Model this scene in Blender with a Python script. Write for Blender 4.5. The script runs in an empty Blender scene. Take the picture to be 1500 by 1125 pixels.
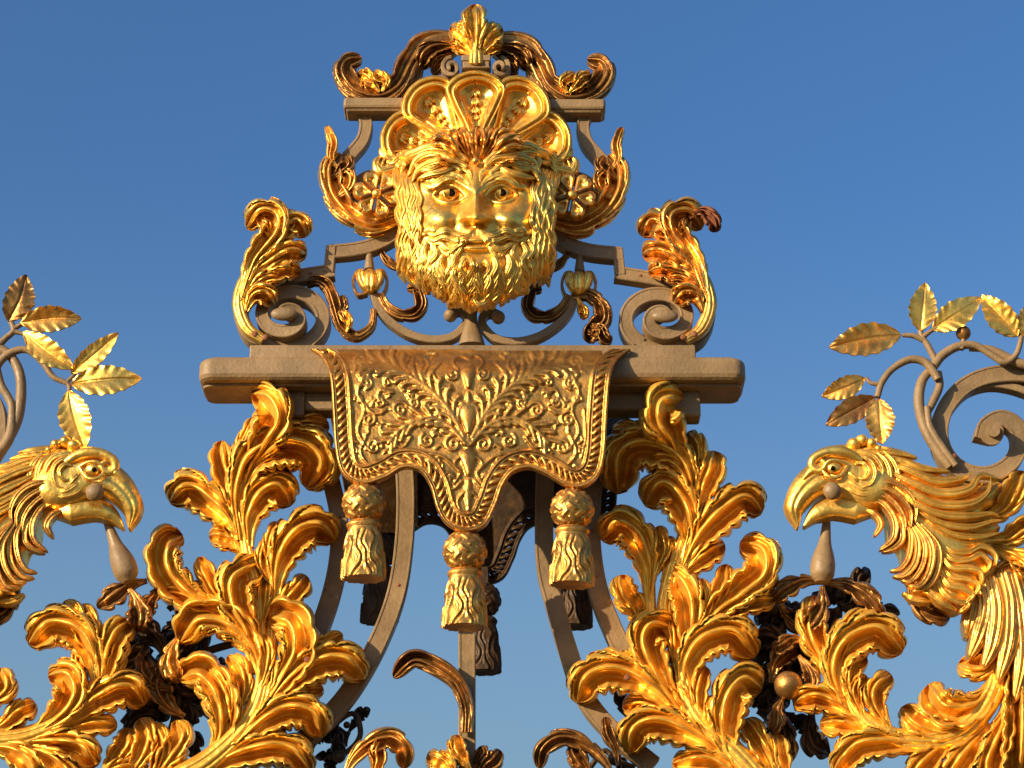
import bpy, math, random
import numpy as np
R = math.radians
random.seed(7)
rng = np.random.default_rng(7)
scn = bpy.context.scene
COL = scn.collection

# ------------------------------------------------------------------ camera frame
S = 0.002                      # metres for one tracing unit on the gate's own plane
DIST = 6.5; PITCH = R(24); LENS = 78.0
CZ = 1.6
CAM = np.array([0.0, -DIST*math.cos(PITCH), CZ])
cp, sp = math.cos(PITCH), math.sin(PITCH)

def P(x, y, h=0.0):
    """point of the survey drawing (x, y) standing h units proud of the gate plane"""
    x = np.asarray(x, float); y = np.asarray(y, float); h = np.asarray(h, float)
    k = 36.0/LENS/1500.0
    a = (x-750)*k; b = -(y-562.5)*k
    dx = a; dy = cp - b*sp; dz = sp + b*cp
    t = (-h*S - CAM[1])/dy
    return np.stack([CAM[0]+dx*t, CAM[1]+dy*t, CAM[2]+dz*t], -1)

# ------------------------------------------------------------------ mesh builder
class MB:
    def __init__(s): s.v = []; s.f = []; s.n = 0
    def verts(s, a):
        a = np.asarray(a, float).reshape(-1, 3); b = s.n
        s.v.append(a); s.n += len(a); return b
    def grid(s, A, flip=False, closeu=False, closev=False):
        nu, nv = A.shape[:2]; b = s.verts(A)
        iu = np.arange(nu if closeu else nu-1); iv = np.arange(nv if closev else nv-1)
        I, J = np.meshgrid(iu, iv, indexing='ij'); I = I.ravel(); J = J.ravel()
        I2 = (I+1) % nu; J2 = (J+1) % nv
        q = np.stack([I*nv+J, I2*nv+J, I2*nv+J2, I*nv+J2], -1)+b
        if flip: q = q[:, ::-1]
        s.f.extend(q.tolist())
    def shell(s, A, t):
        """front sheet A (nu, nv, 3), a back sheet t metres behind, and a rim"""
        s.grid(A); B = A.copy(); B[..., 1] += t
        s.grid(B, flip=True)
        def rim(E):
            E2 = E.copy(); E2[:, 1] += t
            s.grid(np.stack([E, E2], 0))
        rim(A[0]); rim(A[-1][::-1]); rim(A[:, 0][::-1]); rim(A[:, -1])
    def poly(s, pts):
        b = s.verts(pts); s.f.append(list(range(b, b+len(pts))))
    def build(s, name, mat, parent=None, smooth=True):
        me = bpy.data.meshes.new(name)
        V = np.concatenate(s.v) if s.v else np.zeros((0, 3))
        if parent is not None: V = V - np.array(root_loc(parent))
        me.from_pydata(V.tolist(), [], s.f); me.update()
        me.materials.append(mat)
        if smooth: me.polygons.foreach_set('use_smooth', [True]*len(me.polygons))
        o = bpy.data.objects.new(name, me); COL.objects.link(o)
        if parent is not None: o.parent = parent
        return o

def root_loc(o):
    l = np.zeros(3)
    while o is not None:
        l += np.array(o.location); o = o.parent
    return l

def tag(o, label, cat, group=None, kind=None):
    o['label'] = label; o['category'] = cat
    if group: o['group'] = group
    if kind: o['kind'] = kind
    return o
def thing(name, label, cat, at, group=None):
    o = bpy.data.objects.new(name, None); COL.objects.link(o)
    o.empty_display_size = 0.05
    o.location = tuple(P(*at)); return tag(o, label, cat, group)

# ------------------------------------------------------------------ curves
def crv(pts, n):
    p = np.array([list(q) for q in pts], float)
    if len(p) == 2:
        t = np.linspace(0, 1, n)[:, None]; return p[0]*(1-t)+p[1]*t
    e = np.vstack([2*p[0]-p[1], p, 2*p[-1]-p[-2]])
    out = []
    for i in range(1, len(e)-2):
        t = np.linspace(0, 1, 24, endpoint=False)[:, None]
        a, b, c, d = e[i-1], e[i], e[i+1], e[i+2]
        out.append(.5*((2*b)+(-a+c)*t+(2*a-5*b+4*c-d)*t*t+(-a+3*b-3*c+d)*t**3))
    out.append(e[-2][None]); q = np.vstack(out)
    L = np.r_[0, np.cumsum(np.hypot(*(np.diff(q[:, :2], axis=0).T))+1e-9)]
    u = np.linspace(0, L[-1], n)
    return np.stack([np.interp(u, L, q[:, k]) for k in range(q.shape[1])], -1)
def length(pts):
    c = crv([q[:2] for q in pts], 60); return np.hypot(*(np.diff(c, axis=0).T)).sum()
def normals2(c):
    d = np.gradient(c[:, :2], axis=0); d /= (np.hypot(d[:, 0], d[:, 1])+1e-9)[:, None]
    return np.stack([-d[:, 1], d[:, 0]], -1)
def mir(pts, s, dy=0): return [(s-q[0], q[1]+dy)+tuple(q[2:]) for q in pts]
def ss(a, b, x):
    t = np.clip((x-a)/(b-a), 0, 1); return t*t*(3-2*t)

# ------------------------------------------------------------------ leaf fronds
def frond(mb, pts, hw, h0=0.0, side=0, N=None, nu=72, nv=31, lift=0.5, tip=0.9, scal=0.32, relief=1.0,
          base=0.22, peak=0.6, sweep=0.22, thick=5.0, pointed=0.0, twist=0.0):
    """one repousse lobe: fluted pads run from the midrib out to a scalloped, rolled edge"""
    c = crv([q[:2] for q in pts], nu); n = normals2(c)
    Lc = length(pts)
    if N is None: N = max(3, int(round(Lc/17)))
    u = np.linspace(0, 1, nu)[:, None]; v = np.linspace(-1, 1, nv)[None, :]
    a = np.abs(v)
    # turning direction gives the hollow side of the lobe
    if side == 0:
        d = np.gradient(c, axis=0); cr = (d[:-1, 0]*d[1:, 1]-d[:-1, 1]*d[1:, 0]).sum()
        side = 1 if cr > 0 else -1
    W = base+(1-base)*ss(0.0, peak, u)
    e = np.clip((u-0.76)/0.24, 0, 1)
    rnd = np.sqrt(np.clip(1-e**2.4, 0, 1)); pt = 1-e**1.1
    W = W*(rnd*(1-pointed)+pt*pointed)
    W = hw*np.maximum(W, 0.03)
    vs = v*side                                   # +: hollow side, -: outer side
    asym = np.where(vs > 0, 1.12, 0.92)
    ph = rng.uniform(-.12, .12)
    No = max(2.0, N*.5)
    # outer side: a few long overlapping fingers
    fo = No*(u-.50*a**.9)+ph+.35; fo = fo-np.floor(fo)
    feo = No*(u-.50)+ph+.35; feo = feo-np.floor(feo)
    # hollow side: knuckled roll
    Ni = N*.72
    fi = Ni*(u-.14*a)+ph; fi = fi-np.floor(fi)
    fei = Ni*(u-.14)+ph; fei = fei-np.floor(fei)
    act = ss(.15, .4, u)
    eo = 1-scal*1.15*np.clip(1-feo/.42, 0, 1)**1.6*act-scal*.25*np.clip((feo-.8)/.2, 0, 1)**2*act
    ei = 1-scal*.85*(1-np.abs(np.sin(math.pi*fei))**.6)*act
    edge = np.where(vs > 0, ei, eo)
    off = v*W*asym*(1-(1-edge)*a**2)
    x = c[:, 0:1]+n[:, 0:1]*off; y = c[:, 1:2]+n[:, 1:2]*off
    w1 = np.minimum(W, hw)
    g1 = ss(.10, .55, u)
    z = 0.30*np.exp(-((vs+.10)/.16)**2)
    zin = -0.62*np.exp(-((vs-.36)/.24)**2)*g1+0.50*np.exp(-((vs-.80)/.17)**2)*ss(.05, .45, u)*(.72+.28*np.abs(np.sin(math.pi*fi))**.8)
    zout = -.26*np.exp(-((vs+.33)/.10)**2)+.14*np.exp(-((vs+.52)/.12)**2)*(1-.5*g1)+.22*np.exp(-((vs+.72)/.22)**2)*g1
    gro = np.exp(-((fo-.03)/.075)**2)+np.exp(-((fo-1.03)/.075)**2)
    zout = zout+(.26*(fo-.4)-.42*gro)*ss(.3, .7, a)*act
    z = z+np.where(vs > 0, zin, zout)
    z = z-0.60*ss(.84, 1.0, a)
    z = z+0.05*np.cos(v*math.pi*5)*np.exp(-(a/.75)**4)*(1-ss(.35, .75, u))
    k1, k2, k3, k4 = rng.uniform(0, 6.28, 4)
    z = z+.055*np.sin(u*13+k1+2.1*v)*np.sin(v*4.3+k2)+.035*np.sin(u*29+k3-3*v+1.5*np.sin(v*5+k4))
    z = z*w1*relief*1.32*(1+.12*math.sin(k1))
    H = h0+lift*hw*np.sin(math.pi*np.clip(u, 0, 1)**1.3*.9)-tip*hw*ss(.78, 1.0, u)**2*1.0
    H = H+twist*v*hw*ss(.2, 1, u)
    if len(pts[0]) > 2:
        H = H+np.interp(np.linspace(0, 1, nu), np.linspace(0, 1, len(pts)), [q[2] for q in pts])[:, None]
    h = H+z
    mb.shell(P(x, y, h), thick*S)

def lock(mb, pts, r, h0, k=0.9, nu=26, nv=9, t0=.35, t1=.12, curl=0.0, flutes=1):
    """one tapering lock of hair or a feather, half round with a groove"""
    q = crv(pts, nu); n = normals2(q)
    u = np.linspace(0, 1, nu)[:, None]; th = np.linspace(-1, 1, nv)[None, :]
    w = r*(t0+(1-t0)*ss(0, .35, u))*(1-(1-t1)*ss(.55, 1, u)**1.4)
    w = w*np.sqrt(np.clip(1-np.clip((u-.86)/.14, 0, 1)**2, .004, 1))*np.sqrt(np.clip(1-np.clip((.06-u)/.06, 0, 1)**2, .01, 1))
    x = q[:, 0:1]+n[:, 0:1]*th*w; y = q[:, 1:2]+n[:, 1:2]*th*w
    z = np.sqrt(np.clip(1-th**2*.999, 0, 1))
    if flutes: z = z-0.16*np.cos(th*math.pi*2*flutes)*(1-th**2)
    hh = (h0(x, y) if callable(h0) else h0)
    hb = (h0(q[:, 0:1], q[:, 1:2]) if callable(h0) else h0)
    if q.shape[1] > 2: hb = hb+q[:, 2:3]
    h = hb*1.0+z*w*k+curl*r*u**2-1.0
    A = P(x, y, h); mb.grid(A)
    B = A.copy(); B[:, 0, 1] += r*S*1.2; B[:, -1, 1] += r*S*1.2
    mb.grid(np.stack([A[:, 0], B[:, 0]], 0)); mb.grid(np.stack([B[:, -1], A[:, -1]], 0))

def bar(mb, pts, w, depth, h, n=60, inc=True, taper=None):
    """flat wrought bar on edge: w wide on the face, depth deep, with an incised margin"""
    c = crv(pts, n); nn = normals2(c)
    ww = (c[:, 2:3] if c.shape[1] > 2 else np.full((n, 1), float(w)))/2
    c1 = 1.2
    prof = [(-1, 0, depth), (-1, 0, c1), (-1, c1, 0), (-1, 3.2, 0), (-1, 3.8, 1.0),
            (1, -3.8, 1.0), (1, -3.2, 0), (1, -c1, 0), (1, 0, c1), (1, 0, depth), (-1, 0, depth)]
    if not inc: prof = [(-1, 0, depth), (-1, 0, c1), (-1, c1, 0), (1, -c1, 0), (1, 0, c1), (1, 0, depth), (-1, 0, depth)]
    hh = h if np.ndim(h) else np.full(n, float(h))
    if np.ndim(h): hh = np.interp(np.linspace(0, 1, n), np.linspace(0, 1, len(h)), h)
    rows = []
    for sgn, off, dy in prof:
        o = sgn*ww+off
        A = P(c[:, 0]+nn[:, 0]*o[:, 0], c[:, 1]+nn[:, 1]*o[:, 0], hh)
        A[:, 1] += dy*S; rows.append(A)
    for a, b in zip(rows[:-1], rows[1:]): mb.grid(np.stack([a, b], 0))
    for k in (0, -1):
        mb.poly([r_[k] for r_ in rows[:-1]][::(1 if k else -1)])

def tube(mb, pts, r, n=40, m=14, h=0.0, rf=None, squash=1.0, caps=True):
    """pts (x, y[, h]) and r number or list along; rf(t, ang) multiplies the radius"""
    p = [tuple(q)+((0,) if len(q) == 2 else ()) for q in pts]
    c = crv(p, n); Q = P(c[:, 0], c[:, 1], c[:, 2]+h)
    t = np.gradient(Q, axis=0); t /= np.linalg.norm(t, axis=1)[:, None]
    Y = np.array([0, 1.0, 0]); a = np.cross(t, Y); a /= (np.linalg.norm(a, axis=1)+1e-9)[:, None]
    b = np.cross(a, t)
    if np.ndim(r) and len(r) > 3:
        q_ = crv([(10.*i, v_) for i, v_ in enumerate(r)], 240); rr = np.interp(np.linspace(0, 10.*(len(r)-1), n), q_[:, 0], q_[:, 1])
    else: rr = np.interp(np.linspace(0, 1, n), np.linspace(0, 1, len(r)), r) if np.ndim(r) else np.full(n, float(r))
    rr = rr*S
    th = np.linspace(0, 2*math.pi, m, endpoint=False)
    T = np.linspace(0, 1, n)[:, None]*np.ones((1, m)); TH = np.ones((n, 1))*th[None]
    k = rf(T, TH) if rf else 1.0
    RR = rr[:, None]*k
    A = Q[:, None, :]+a[:, None, :]*(RR*np.cos(TH))[..., None]+b[:, None, :]*(RR*np.sin(TH)*squash)[..., None]
    mb.grid(A, closev=True)
    if caps:
        mb.poly(A[0][::-1]); mb.poly(A[-1])

def ball(mb, x, y, h, r, sx=1, sy=1, sz=1, m=20, rf=None):
    th = np.linspace(0, math.pi, m)[:, None]; ph = np.linspace(0, 2*math.pi, 2*m, endpoint=False)[None]
    k = rf(th, ph) if rf else 1.0
    c = P(x, y, h)
    X = r*sx*S*np.sin(th)*np.cos(ph)*k; Z = r*sz*S*np.cos(th)*k*np.ones_like(ph); Y = -r*sy*S*np.sin(th)*np.sin(ph)*k
    mb.grid(np.stack([c[0]+X, c[1]+Y, c[2]+Z], -1), closev=True)

def inside(px, py, poly):
    r = np.zeros(px.shape, bool); x0, y0 = poly[-1]
    for x1, y1 in poly:
        cnd = ((y1 > py) != (y0 > py)) & (px < (x0-x1)*(py-y1)/((y0-y1)+1e-12)+x1)
        r ^= cnd; x0, y0 = x1, y1
    return r
def near(px, py, poly, closed=True):
    best = np.full(px.shape, 1e9); bx = px.copy(); by = py.copy()
    m = len(poly)
    for i in range(m if closed else m-1):
        x0, y0 = poly[i]; x1, y1 = poly[(i+1) % m]
        dx, dy = x1-x0, y1-y0; L = dx*dx+dy*dy+1e-9
        t = np.clip(((px-x0)*dx+(py-y0)*dy)/L, 0, 1)
        qx = x0+t*dx; qy = y0+t*dy; d = np.hypot(px-qx, py-qy)
        k = d < best; best = np.where(k, d, best); bx = np.where(k, qx, bx); by = np.where(k, qy, by)
    return best, bx, by
def relief(mb, outline, hf, cell=2.0, thick=6.0, inset=0.0, n=120):
    """sheet bounded by outline whose height is hf(x, y, distance to the edge)"""
    o = crv(list(outline)+[outline[0]], n)[:-1] if n else np.array(outline, float)
    poly = [tuple(q[:2]) for q in o]
    x0, y0 = o[:, 0].min()-cell, o[:, 1].min()-cell; x1, y1 = o[:, 0].max()+cell, o[:, 1].max()+cell
    gx, gy = np.meshgrid(np.arange(x0, x1+cell, cell), np.arange(y0, y1+cell, cell), indexing='ij')
    ins = inside(gx, gy, poly); d, bx, by = near(gx, gy, poly)
    ok = ins & (d > inset)
    X = np.where(ok, gx, bx) if not inset else gx; Y = np.where(ok, gy, by) if not inset else gy
    dd = np.where(ins, d, 0)
    cellok = (ok[:-1, :-1].astype(int)+ok[1:, :-1]+ok[:-1, 1:]+ok[1:, 1:]) >= (1 if not inset else 4)
    use = np.zeros(ok.shape, bool)
    use[:-1, :-1] |= cellok; use[1:, :-1] |= cellok; use[:-1, 1:] |= cellok; use[1:, 1:] |= cellok
    idx = np.full(ok.shape, -1); idx[use] = np.arange(use.sum())
    H = hf(X, Y, dd)
    A = P(X, Y, H)[use]; b = mb.verts(A)
    I, J = np.nonzero(cellok)
    q = np.stack([idx[I, J], idx[I+1, J], idx[I+1, J+1], idx[I, J+1]], -1)+b
    mb.f.extend(q.tolist())
    if thick:
        B = A.copy(); B[:, 1] = B[:, 1].max()+thick*S if thick < 0 else B[:, 1]+thick*S
        b2 = mb.verts(B); mb.f.extend((q[:, ::-1]-b+b2).tolist())
        # rim round every open cell edge
        co = np.zeros((ok.shape[0]+1, ok.shape[1]+1), bool); co[1:-1, 1:-1] = cellok
        for (di, dj, e0, e1) in ((-1, 0, (0, 0), (0, 1)), (1, 0, (1, 0), (1, 1)), (0, -1, (0, 0), (1, 0)), (0, 1, (0, 1), (1, 1))):
            nb = co[1+I+di, 1+J+dj]; k = ~nb
            ia = idx[I[k]+e0[0], J[k]+e0[1]]; ib = idx[I[k]+e1[0], J[k]+e1[1]]
            c0 = mb.verts(A[ia]); c1 = mb.verts(A[ib]); c2 = mb.verts(B[ib]); c3 = mb.verts(B[ia])
            r_ = np.arange(len(ia)); mb.f.extend(np.stack([c0+r_, c1+r_, c2+r_, c3+r_], -1).tolist())

def petal(mb, outline, center, prof, h0, n=90, thick=6, tilt=None):
    """outline shrunk to its centre with prof [(k, height)]: rims and hollow panels"""
    o = crv(list(outline)+[outline[0]], n+1)[:-1]
    ks = np.array([q[0] for q in prof]); hs = np.array([q[1] for q in prof], float)
    kk = np.linspace(1, 0.02, 36); hh = np.interp(-kk, -ks, hs)
    c = np.array(center, float)
    X = c[0]+(o[None, :, 0]-c[0])*kk[:, None]; Y = c[1]+(o[None, :, 1]-c[1])*kk[:, None]
    H = h0+hh[:, None]+(tilt(X, Y) if tilt else 0)
    A = P(X, Y, H); mb.grid(A, closev=True)
    B = A[0].copy(); B[:, 1] += thick*S
    mb.grid(np.stack([B, A[0].copy()], 0), closev=True)

# ------------------------------------------------------------------ materials
def mat(name, cols, metallic, rough, scale=18, bump=0.15, wear=None, wear_amt=0.5, spec=0.5, fine=220, coat=0.0, hammer=0.22):
    m = bpy.data.materials.new(name); m.use_nodes = True
    nt = m.node_tree; nd = nt.nodes; lk = nt.links
    b = nd['Principled BSDF']
    tc = nd.new('ShaderNodeTexCoord')
    n1 = nd.new('ShaderNodeTexNoise'); n1.inputs['Scale'].default_value = scale; n1.inputs['Detail'].default_value = 8
    n1.inputs['Roughness'].default_value = .65
    lk.new(tc.outputs['Object'], n1.inputs['Vector'])
    r = nd.new('ShaderNodeValToRGB'); lk.new(n1.outputs['Fac'], r.inputs['Fac'])
    r.color_ramp.elements[0].position = .34; r.color_ramp.elements[0].color = (*cols[0], 1)
    r.color_ramp.elements[1].position = .66; r.color_ramp.elements[1].color = (*cols[1], 1)
    out = r.outputs['Color']
    n2 = nd.new('ShaderNodeTexNoise'); n2.inputs['Scale'].default_value = fine*.25; n2.inputs['Detail'].default_value = 6
    lk.new(tc.outputs['Object'], n2.inputs['Vector'])
    if wear:
        n3 = nd.new('ShaderNodeTexNoise'); n3.inputs['Scale'].default_value = scale*1.7; n3.inputs['Detail'].default_value = 10
        n3.inputs['Roughness'].default_value = .72
        lk.new(tc.outputs['Object'], n3.inputs['Vector'])
        r3 = nd.new('ShaderNodeValToRGB'); lk.new(n3.outputs['Fac'], r3.inputs['Fac'])
        r3.color_ramp.elements[0].position = .66-.16*wear_amt; r3.color_ramp.elements[0].color = (0, 0, 0, 1)
        r3.color_ramp.elements[1].position = .74-.1*wear_amt; r3.color_ramp.elements[1].color = (1, 1, 1, 1)
        mx = nd.new('ShaderNodeMix'); mx.data_type = 'RGBA'
        lk.new(r3.outputs['Color'], mx.inputs['Factor']); lk.new(out, mx.inputs[6]); mx.inputs[7].default_value = (*wear, 1)
        out = mx.outputs[2]
        mm = nd.new('ShaderNodeMapRange'); lk.new(r3.outputs['Color'], mm.inputs['Value'])
        mm.inputs['To Min'].default_value = metallic; mm.inputs['To Max'].default_value = metallic*.35
        lk.new(mm.outputs['Result'], b.inputs['Metallic'])
    else: b.inputs['Metallic'].default_value = metallic
    lk.new(out, b.inputs['Base Color'])
    mr = nd.new('ShaderNodeMapRange'); lk.new(n2.outputs['Fac'], mr.inputs['Value'])
    mr.inputs['To Min'].default_value = max(0.05, rough-.1); mr.inputs['To Max'].default_value = rough+.12
    n5 = nd.new('ShaderNodeTexNoise'); n5.inputs['Scale'].default_value = scale*.8; n5.inputs['Detail'].default_value = 5
    lk.new(tc.outputs['Object'], n5.inputs['Vector'])
    m5 = nd.new('ShaderNodeMapRange'); lk.new(n5.outputs['Fac'], m5.inputs['Value'])
    m5.inputs['From Min'].default_value = .4; m5.inputs['From Max'].default_value = .7
    m5.inputs['To Min'].default_value = -.05; m5.inputs['To Max'].default_value = .22
    ad = nd.new('ShaderNodeMath'); ad.operation = 'ADD'; lk.new(mr.outputs['Result'], ad.inputs[0]); lk.new(m5.outputs['Result'], ad.inputs[1])
    lk.new(ad.outputs[0], b.inputs['Roughness'])
    b.inputs['Specular IOR Level'].default_value = spec
    n4 = nd.new('ShaderNodeTexNoise'); n4.inputs['Scale'].default_value = fine*.35; n4.inputs['Detail'].default_value = 4
    lk.new(tc.outputs['Object'], n4.inputs['Vector'])
    bp = nd.new('ShaderNodeBump'); bp.inputs['Strength'].default_value = bump; bp.inputs['Distance'].default_value = .004
    lk.new(n4.outputs['Fac'], bp.inputs['Height'])
    b2 = nd.new('ShaderNodeBump'); b2.inputs['Strength'].default_value = hammer; b2.inputs['Distance'].default_value = .012
    n6 = nd.new('ShaderNodeTexNoise'); n6.inputs['Scale'].default_value = 42; n6.inputs['Detail'].default_value = 2
    lk.new(tc.outputs['Object'], n6.inputs['Vector']); lk.new(n6.outputs['Fac'], b2.inputs['Height'])
    lk.new(b2.outputs['Normal'], bp.inputs['Normal']); lk.new(bp.outputs['Normal'], b.inputs['Normal'])
    return m
BOLE = (.42, .13, .035)
GOLD = mat('gilding', [(.82, .45, .075), (1.0, .66, .15)], .88, .34, 11, .2, BOLE, .30)
LEAFG = mat('matt_gilding', [(.78, .40, .045), (.95, .60, .10)], .66, .38, 11, .25, BOLE, .34)
GOLDW = mat('worn_gilding', [(.66, .33, .07), (.92, .54, .13)], .9, .34, 16, .2, BOLE, .55)
CLOTHG = mat('patinated_gilding', [(.40, .19, .042), (.68, .36, .085)], .88, .36, 16, .3, (.28, .11, .035), .4)
BRONZE = mat('tarnished_shaded_gilding', [(.22, .10, .03), (.50, .26, .07)], .8, .36, 20, .25, (.12, .04, .015), .7)  # tarnish plus the shade of leaves turned from the sun, in one colour
DARKG = mat('shade_dark_gilding', [(.03, .018, .009), (.09, .045, .015)], .4, .55, 26, .3, (.03, .015, .01), .8)  # gilding with the shade behind cloth and leaves put into its colour
PAINT = mat('stone_coloured_paint', [(.175, .112, .050), (.275, .178, .084)], 0, .5, 9, .35, (.14, .065, .03), .22, .45, fine=300, hammer=.12)
RUST = mat('rusty_bolt', [(.16, .05, .02), (.28, .10, .04)], .2, .7, 60, .3)
EYED = mat('pit_shade', [(.006, .003, .002), (.012, .006, .003)], 0, .9, 60, .1, spec=.05)  # near-black colour stands in for shade inside pupil and nostril pits

# ================================================================== acanthus leaves
def leaf(name, label, group, at, fr, stems, h0=0, mirror=None, material=None, screws=(), thick=12):
    t = thing(name, label, 'acanthus leaf', at, group)
    M = material or LEAFG
    for pts, ws, hh in stems:
        mb = MB(); stem(mb, pts, ws, h0+hh); mb.build('stem', M, t)
    for k, f in enumerate(fr):
        pts, hw, dh = f[:3]; kw = dict(f[3]) if len(f) > 3 else {}
        mb = MB(); frond(mb, pts, hw*1.17, h0+dh, thick=thick, **kw)
        mb.build('frond', M, t)
    for x, y, h in screws:
        mb = MB(); ball(mb, x, y, h, 4.6, sy=.5, m=10); mb.build('bolt', RUST, t)
    return t

def stem(mb, pts, ws, h, cords=3, nu=90, nv=31, thick=8):
    """fluted stalk of a leaf: parallel cords on a rounded back"""
    c = crv([tuple(q)[:2] for q in pts], nu); n = normals2(c)
    u = np.linspace(0, 1, nu)
    w = np.interp(u, np.linspace(0, 1, len(ws)), ws)[:, None]
    v = np.linspace(-1, 1, nv)[None, :]
    z = w*(.75*np.sqrt(np.clip(1-v**2*.98, 0, 1))+.16*np.abs(np.cos(v*math.pi*cords/2))**.6-.1)
    A = P(c[:, 0:1]+n[:, 0:1]*v*w, c[:, 1:2]+n[:, 1:2]*v*w, h+z-4)
    mb.shell(A, thick*S)

GL = 'gilded acanthus leaves flanking the gate crest'
# --- left, upper spray (drawn first = further back)
U = [
 ([(372,665),(362,640),(352,622),(366,606)][0:0] or [(348,700),(350,660),(362,632),(371,612)], 10, 4),
 ([(349,760),(337,715),(327,678),(325,645)], 17, 6, dict(side=-1)),
 ([(352,810),(338,765),(305,728),(272,712),(249,735)], 25, 8, dict(side=-1)),
 ([(362,815),(348,795),(325,784),(306,784)], 15, 4),
 ([(352,705,0),(385,650,20),(405,612,44),(392,582,50),(368,577,50)], 27, 4, dict(side=-1)),
 ([(380,660),(415,628),(448,618),(482,622)], 15, 6),
 ([(352,790),(346,725),(362,672),(400,648),(445,650),(468,678),(450,714)], 33, 16, dict(side=1, lift=.6)),
 ([(355,740),(368,700),(392,675),(424,676)], 16, 18, dict(side=1)),
 ([(364,800),(364,755),(382,722),(408,712),(424,738)], 25, 15, dict(side=1)),
 ([(402,880),(408,820),(432,780),(466,768),(489,790)], 28, 12, dict(side=1)),
 ([(402,850),(394,812),(398,785),(407,764)], 12, 10),
 ([(400,860),(383,830),(384,805),(392,790)], 10, 12),
 ([(405,910),(418,880),(436,860),(448,842)], 15, 4),
]
leaf('acanthus_leaf', 'tall gilded acanthus leaf hooking its tip under the left end of the cornice', GL,
     (380,900,0), U,
     [([(382,960),(374,880),(362,810),(350,745),(352,700),(368,668)], [10,13,12,8,6,3], 14),
      ([(392,1010),(398,930),(402,860),(404,810)], [9,10,8,4], 10)],
     h0=-28, screws=[(465,655,10)])
L = [
 ([(352,912),(318,888),(272,866),(243,830),(246,795),(268,784)], 25, 8, dict(side=-1)),
 ([(350,912),(318,872),(303,845),(290,816)], 14, 2),
 ([(345,920),(305,892),(268,872),(232,866)], 13, 0),
 ([(372,985),(362,925),(343,885),(344,845),(388,822)], 26, 14, dict(side=1)),
 ([(380,940),(384,905),(388,875),(390,850)], 10, 8),
 ([(385,1010),(372,950),(335,912),(290,905),(264,940)], 24, 16, dict(side=1)),
 ([(340,1060),(356,1015),(352,980),(334,960)], 15, 10, dict(side=-1)),
 ([(300,1125),(325,1070),(318,1015),(292,985),(262,995)], 26, 12, dict(side=1)),
 ([(318,1075),(334,1035),(322,1000),(304,978)], 12, 18),
 ([(330,1095),(346,1055),(343,1020),(336,990)], 11, 16),
 ([(378,1050),(412,995),(434,950),(424,908),(384,903)], 27, 20, dict(side=1)),
 ([(376,1020),(388,985),(392,950),(382,930)], 11, 24),
 ([(385,1040),(425,990),(462,950),(502,928)], 14, 10),
 ([(375,1060),(418,1000),(462,968),(506,965),(534,992)], 26, 17, dict(side=1)),
 ([(385,1055),(425,1025),(450,1010),(474,1008)], 12, 10),
 ([(330,1110),(375,1062),(420,1036),(458,1044),(470,1078)], 25, 18, dict(side=1)),
 ([(270,1150),(330,1110),(390,1092),(430,1098),(455,1130)], 24, 12, dict(side=1)),
 ([(220,1160),(240,1120),(265,1080),(258,1055)], 18, 6),
]
leaf('acanthus_leaf', 'broad gilded acanthus spray at lower left whose fronds overlap the curved iron bars', GL,
     (330,1125,0), L,
     [([(215,1160),(300,1118),(360,1060),(384,1000),(378,940),(360,905)], [12,18,16,13,9,5], 22)],
     h0=-22, screws=[(450,966,18)])
Mf = [
 ([(118,1010),(114,985),(112,965),(112,950)], 10, 4),
 ([(140,985),(130,945),(115,905),(94,880)], 15, 4),
 ([(146,990),(144,945),(134,910),(122,884)], 13, 2),
 ([(144,1030),(142,975),(118,925),(74,912),(42,944)], 26, 14, dict(side=-1)),
 ([(145,1035),(152,975),(168,928),(194,908)], 20, 12),
 ([(150,1015),(166,980),(178,950),(182,935)], 12, 8),
 ([(40,1085),(88,1045),(106,1015),(98,988),(70,990)], 24, 14, dict(side=-1)),
 ([(100,1050),(118,1025),(120,1005),(116,990)], 11, 12),
 ([(90,1065),(140,1022),(185,1005),(210,1030)], 24, 15, dict(side=1)),
 ([(85,1075),(120,1062),(145,1058),(170,1060)], 14, 8),
 ([(-20,1075),(5,1060),(28,1040),(52,1030)], 15, 8),
 ([(20,1088),(75,1085),(115,1092),(142,1118)], 22, 12, dict(side=1)),
 ([(-30,1095),(10,1095),(40,1112),(55,1140)], 20, 10),
 ([(30,1090),(70,1105),(95,1125),(105,1150)], 18, 14),
]
leaf('acanthus_leaf', 'gilded acanthus leaf in the bottom left corner curling up beneath the left eagle head', GL,
     (60,1090,0), Mf,
     [([(-30,1085),(40,1078),(100,1048),(138,1000),(144,950)], [14,15,13,9,4], 16)], h0=-20)
leaf('acanthus_leaf', 'low gilded leaf tuft at the bottom edge between the two left acanthus sprays', GL,
     (200,1125,0),
     [([(180,1150),(208,1105),(216,1075),(205,1052)], 17, 6),
      ([(210,1160),(232,1120),(238,1090),(226,1058)], 15, 10),
      ([(150,1150),(165,1120),(185,1090),(190,1066)], 17, 2),
      ([(215,1160),(250,1125),(262,1100),(254,1078)], 13, 6),
      ([(130,1150),(160,1130),(180,1122),(200,1120)], 14, 8)],
     [([(170,1170),(195,1135),(208,1100)], [10,8,4], 8)], h0=-30)
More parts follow.
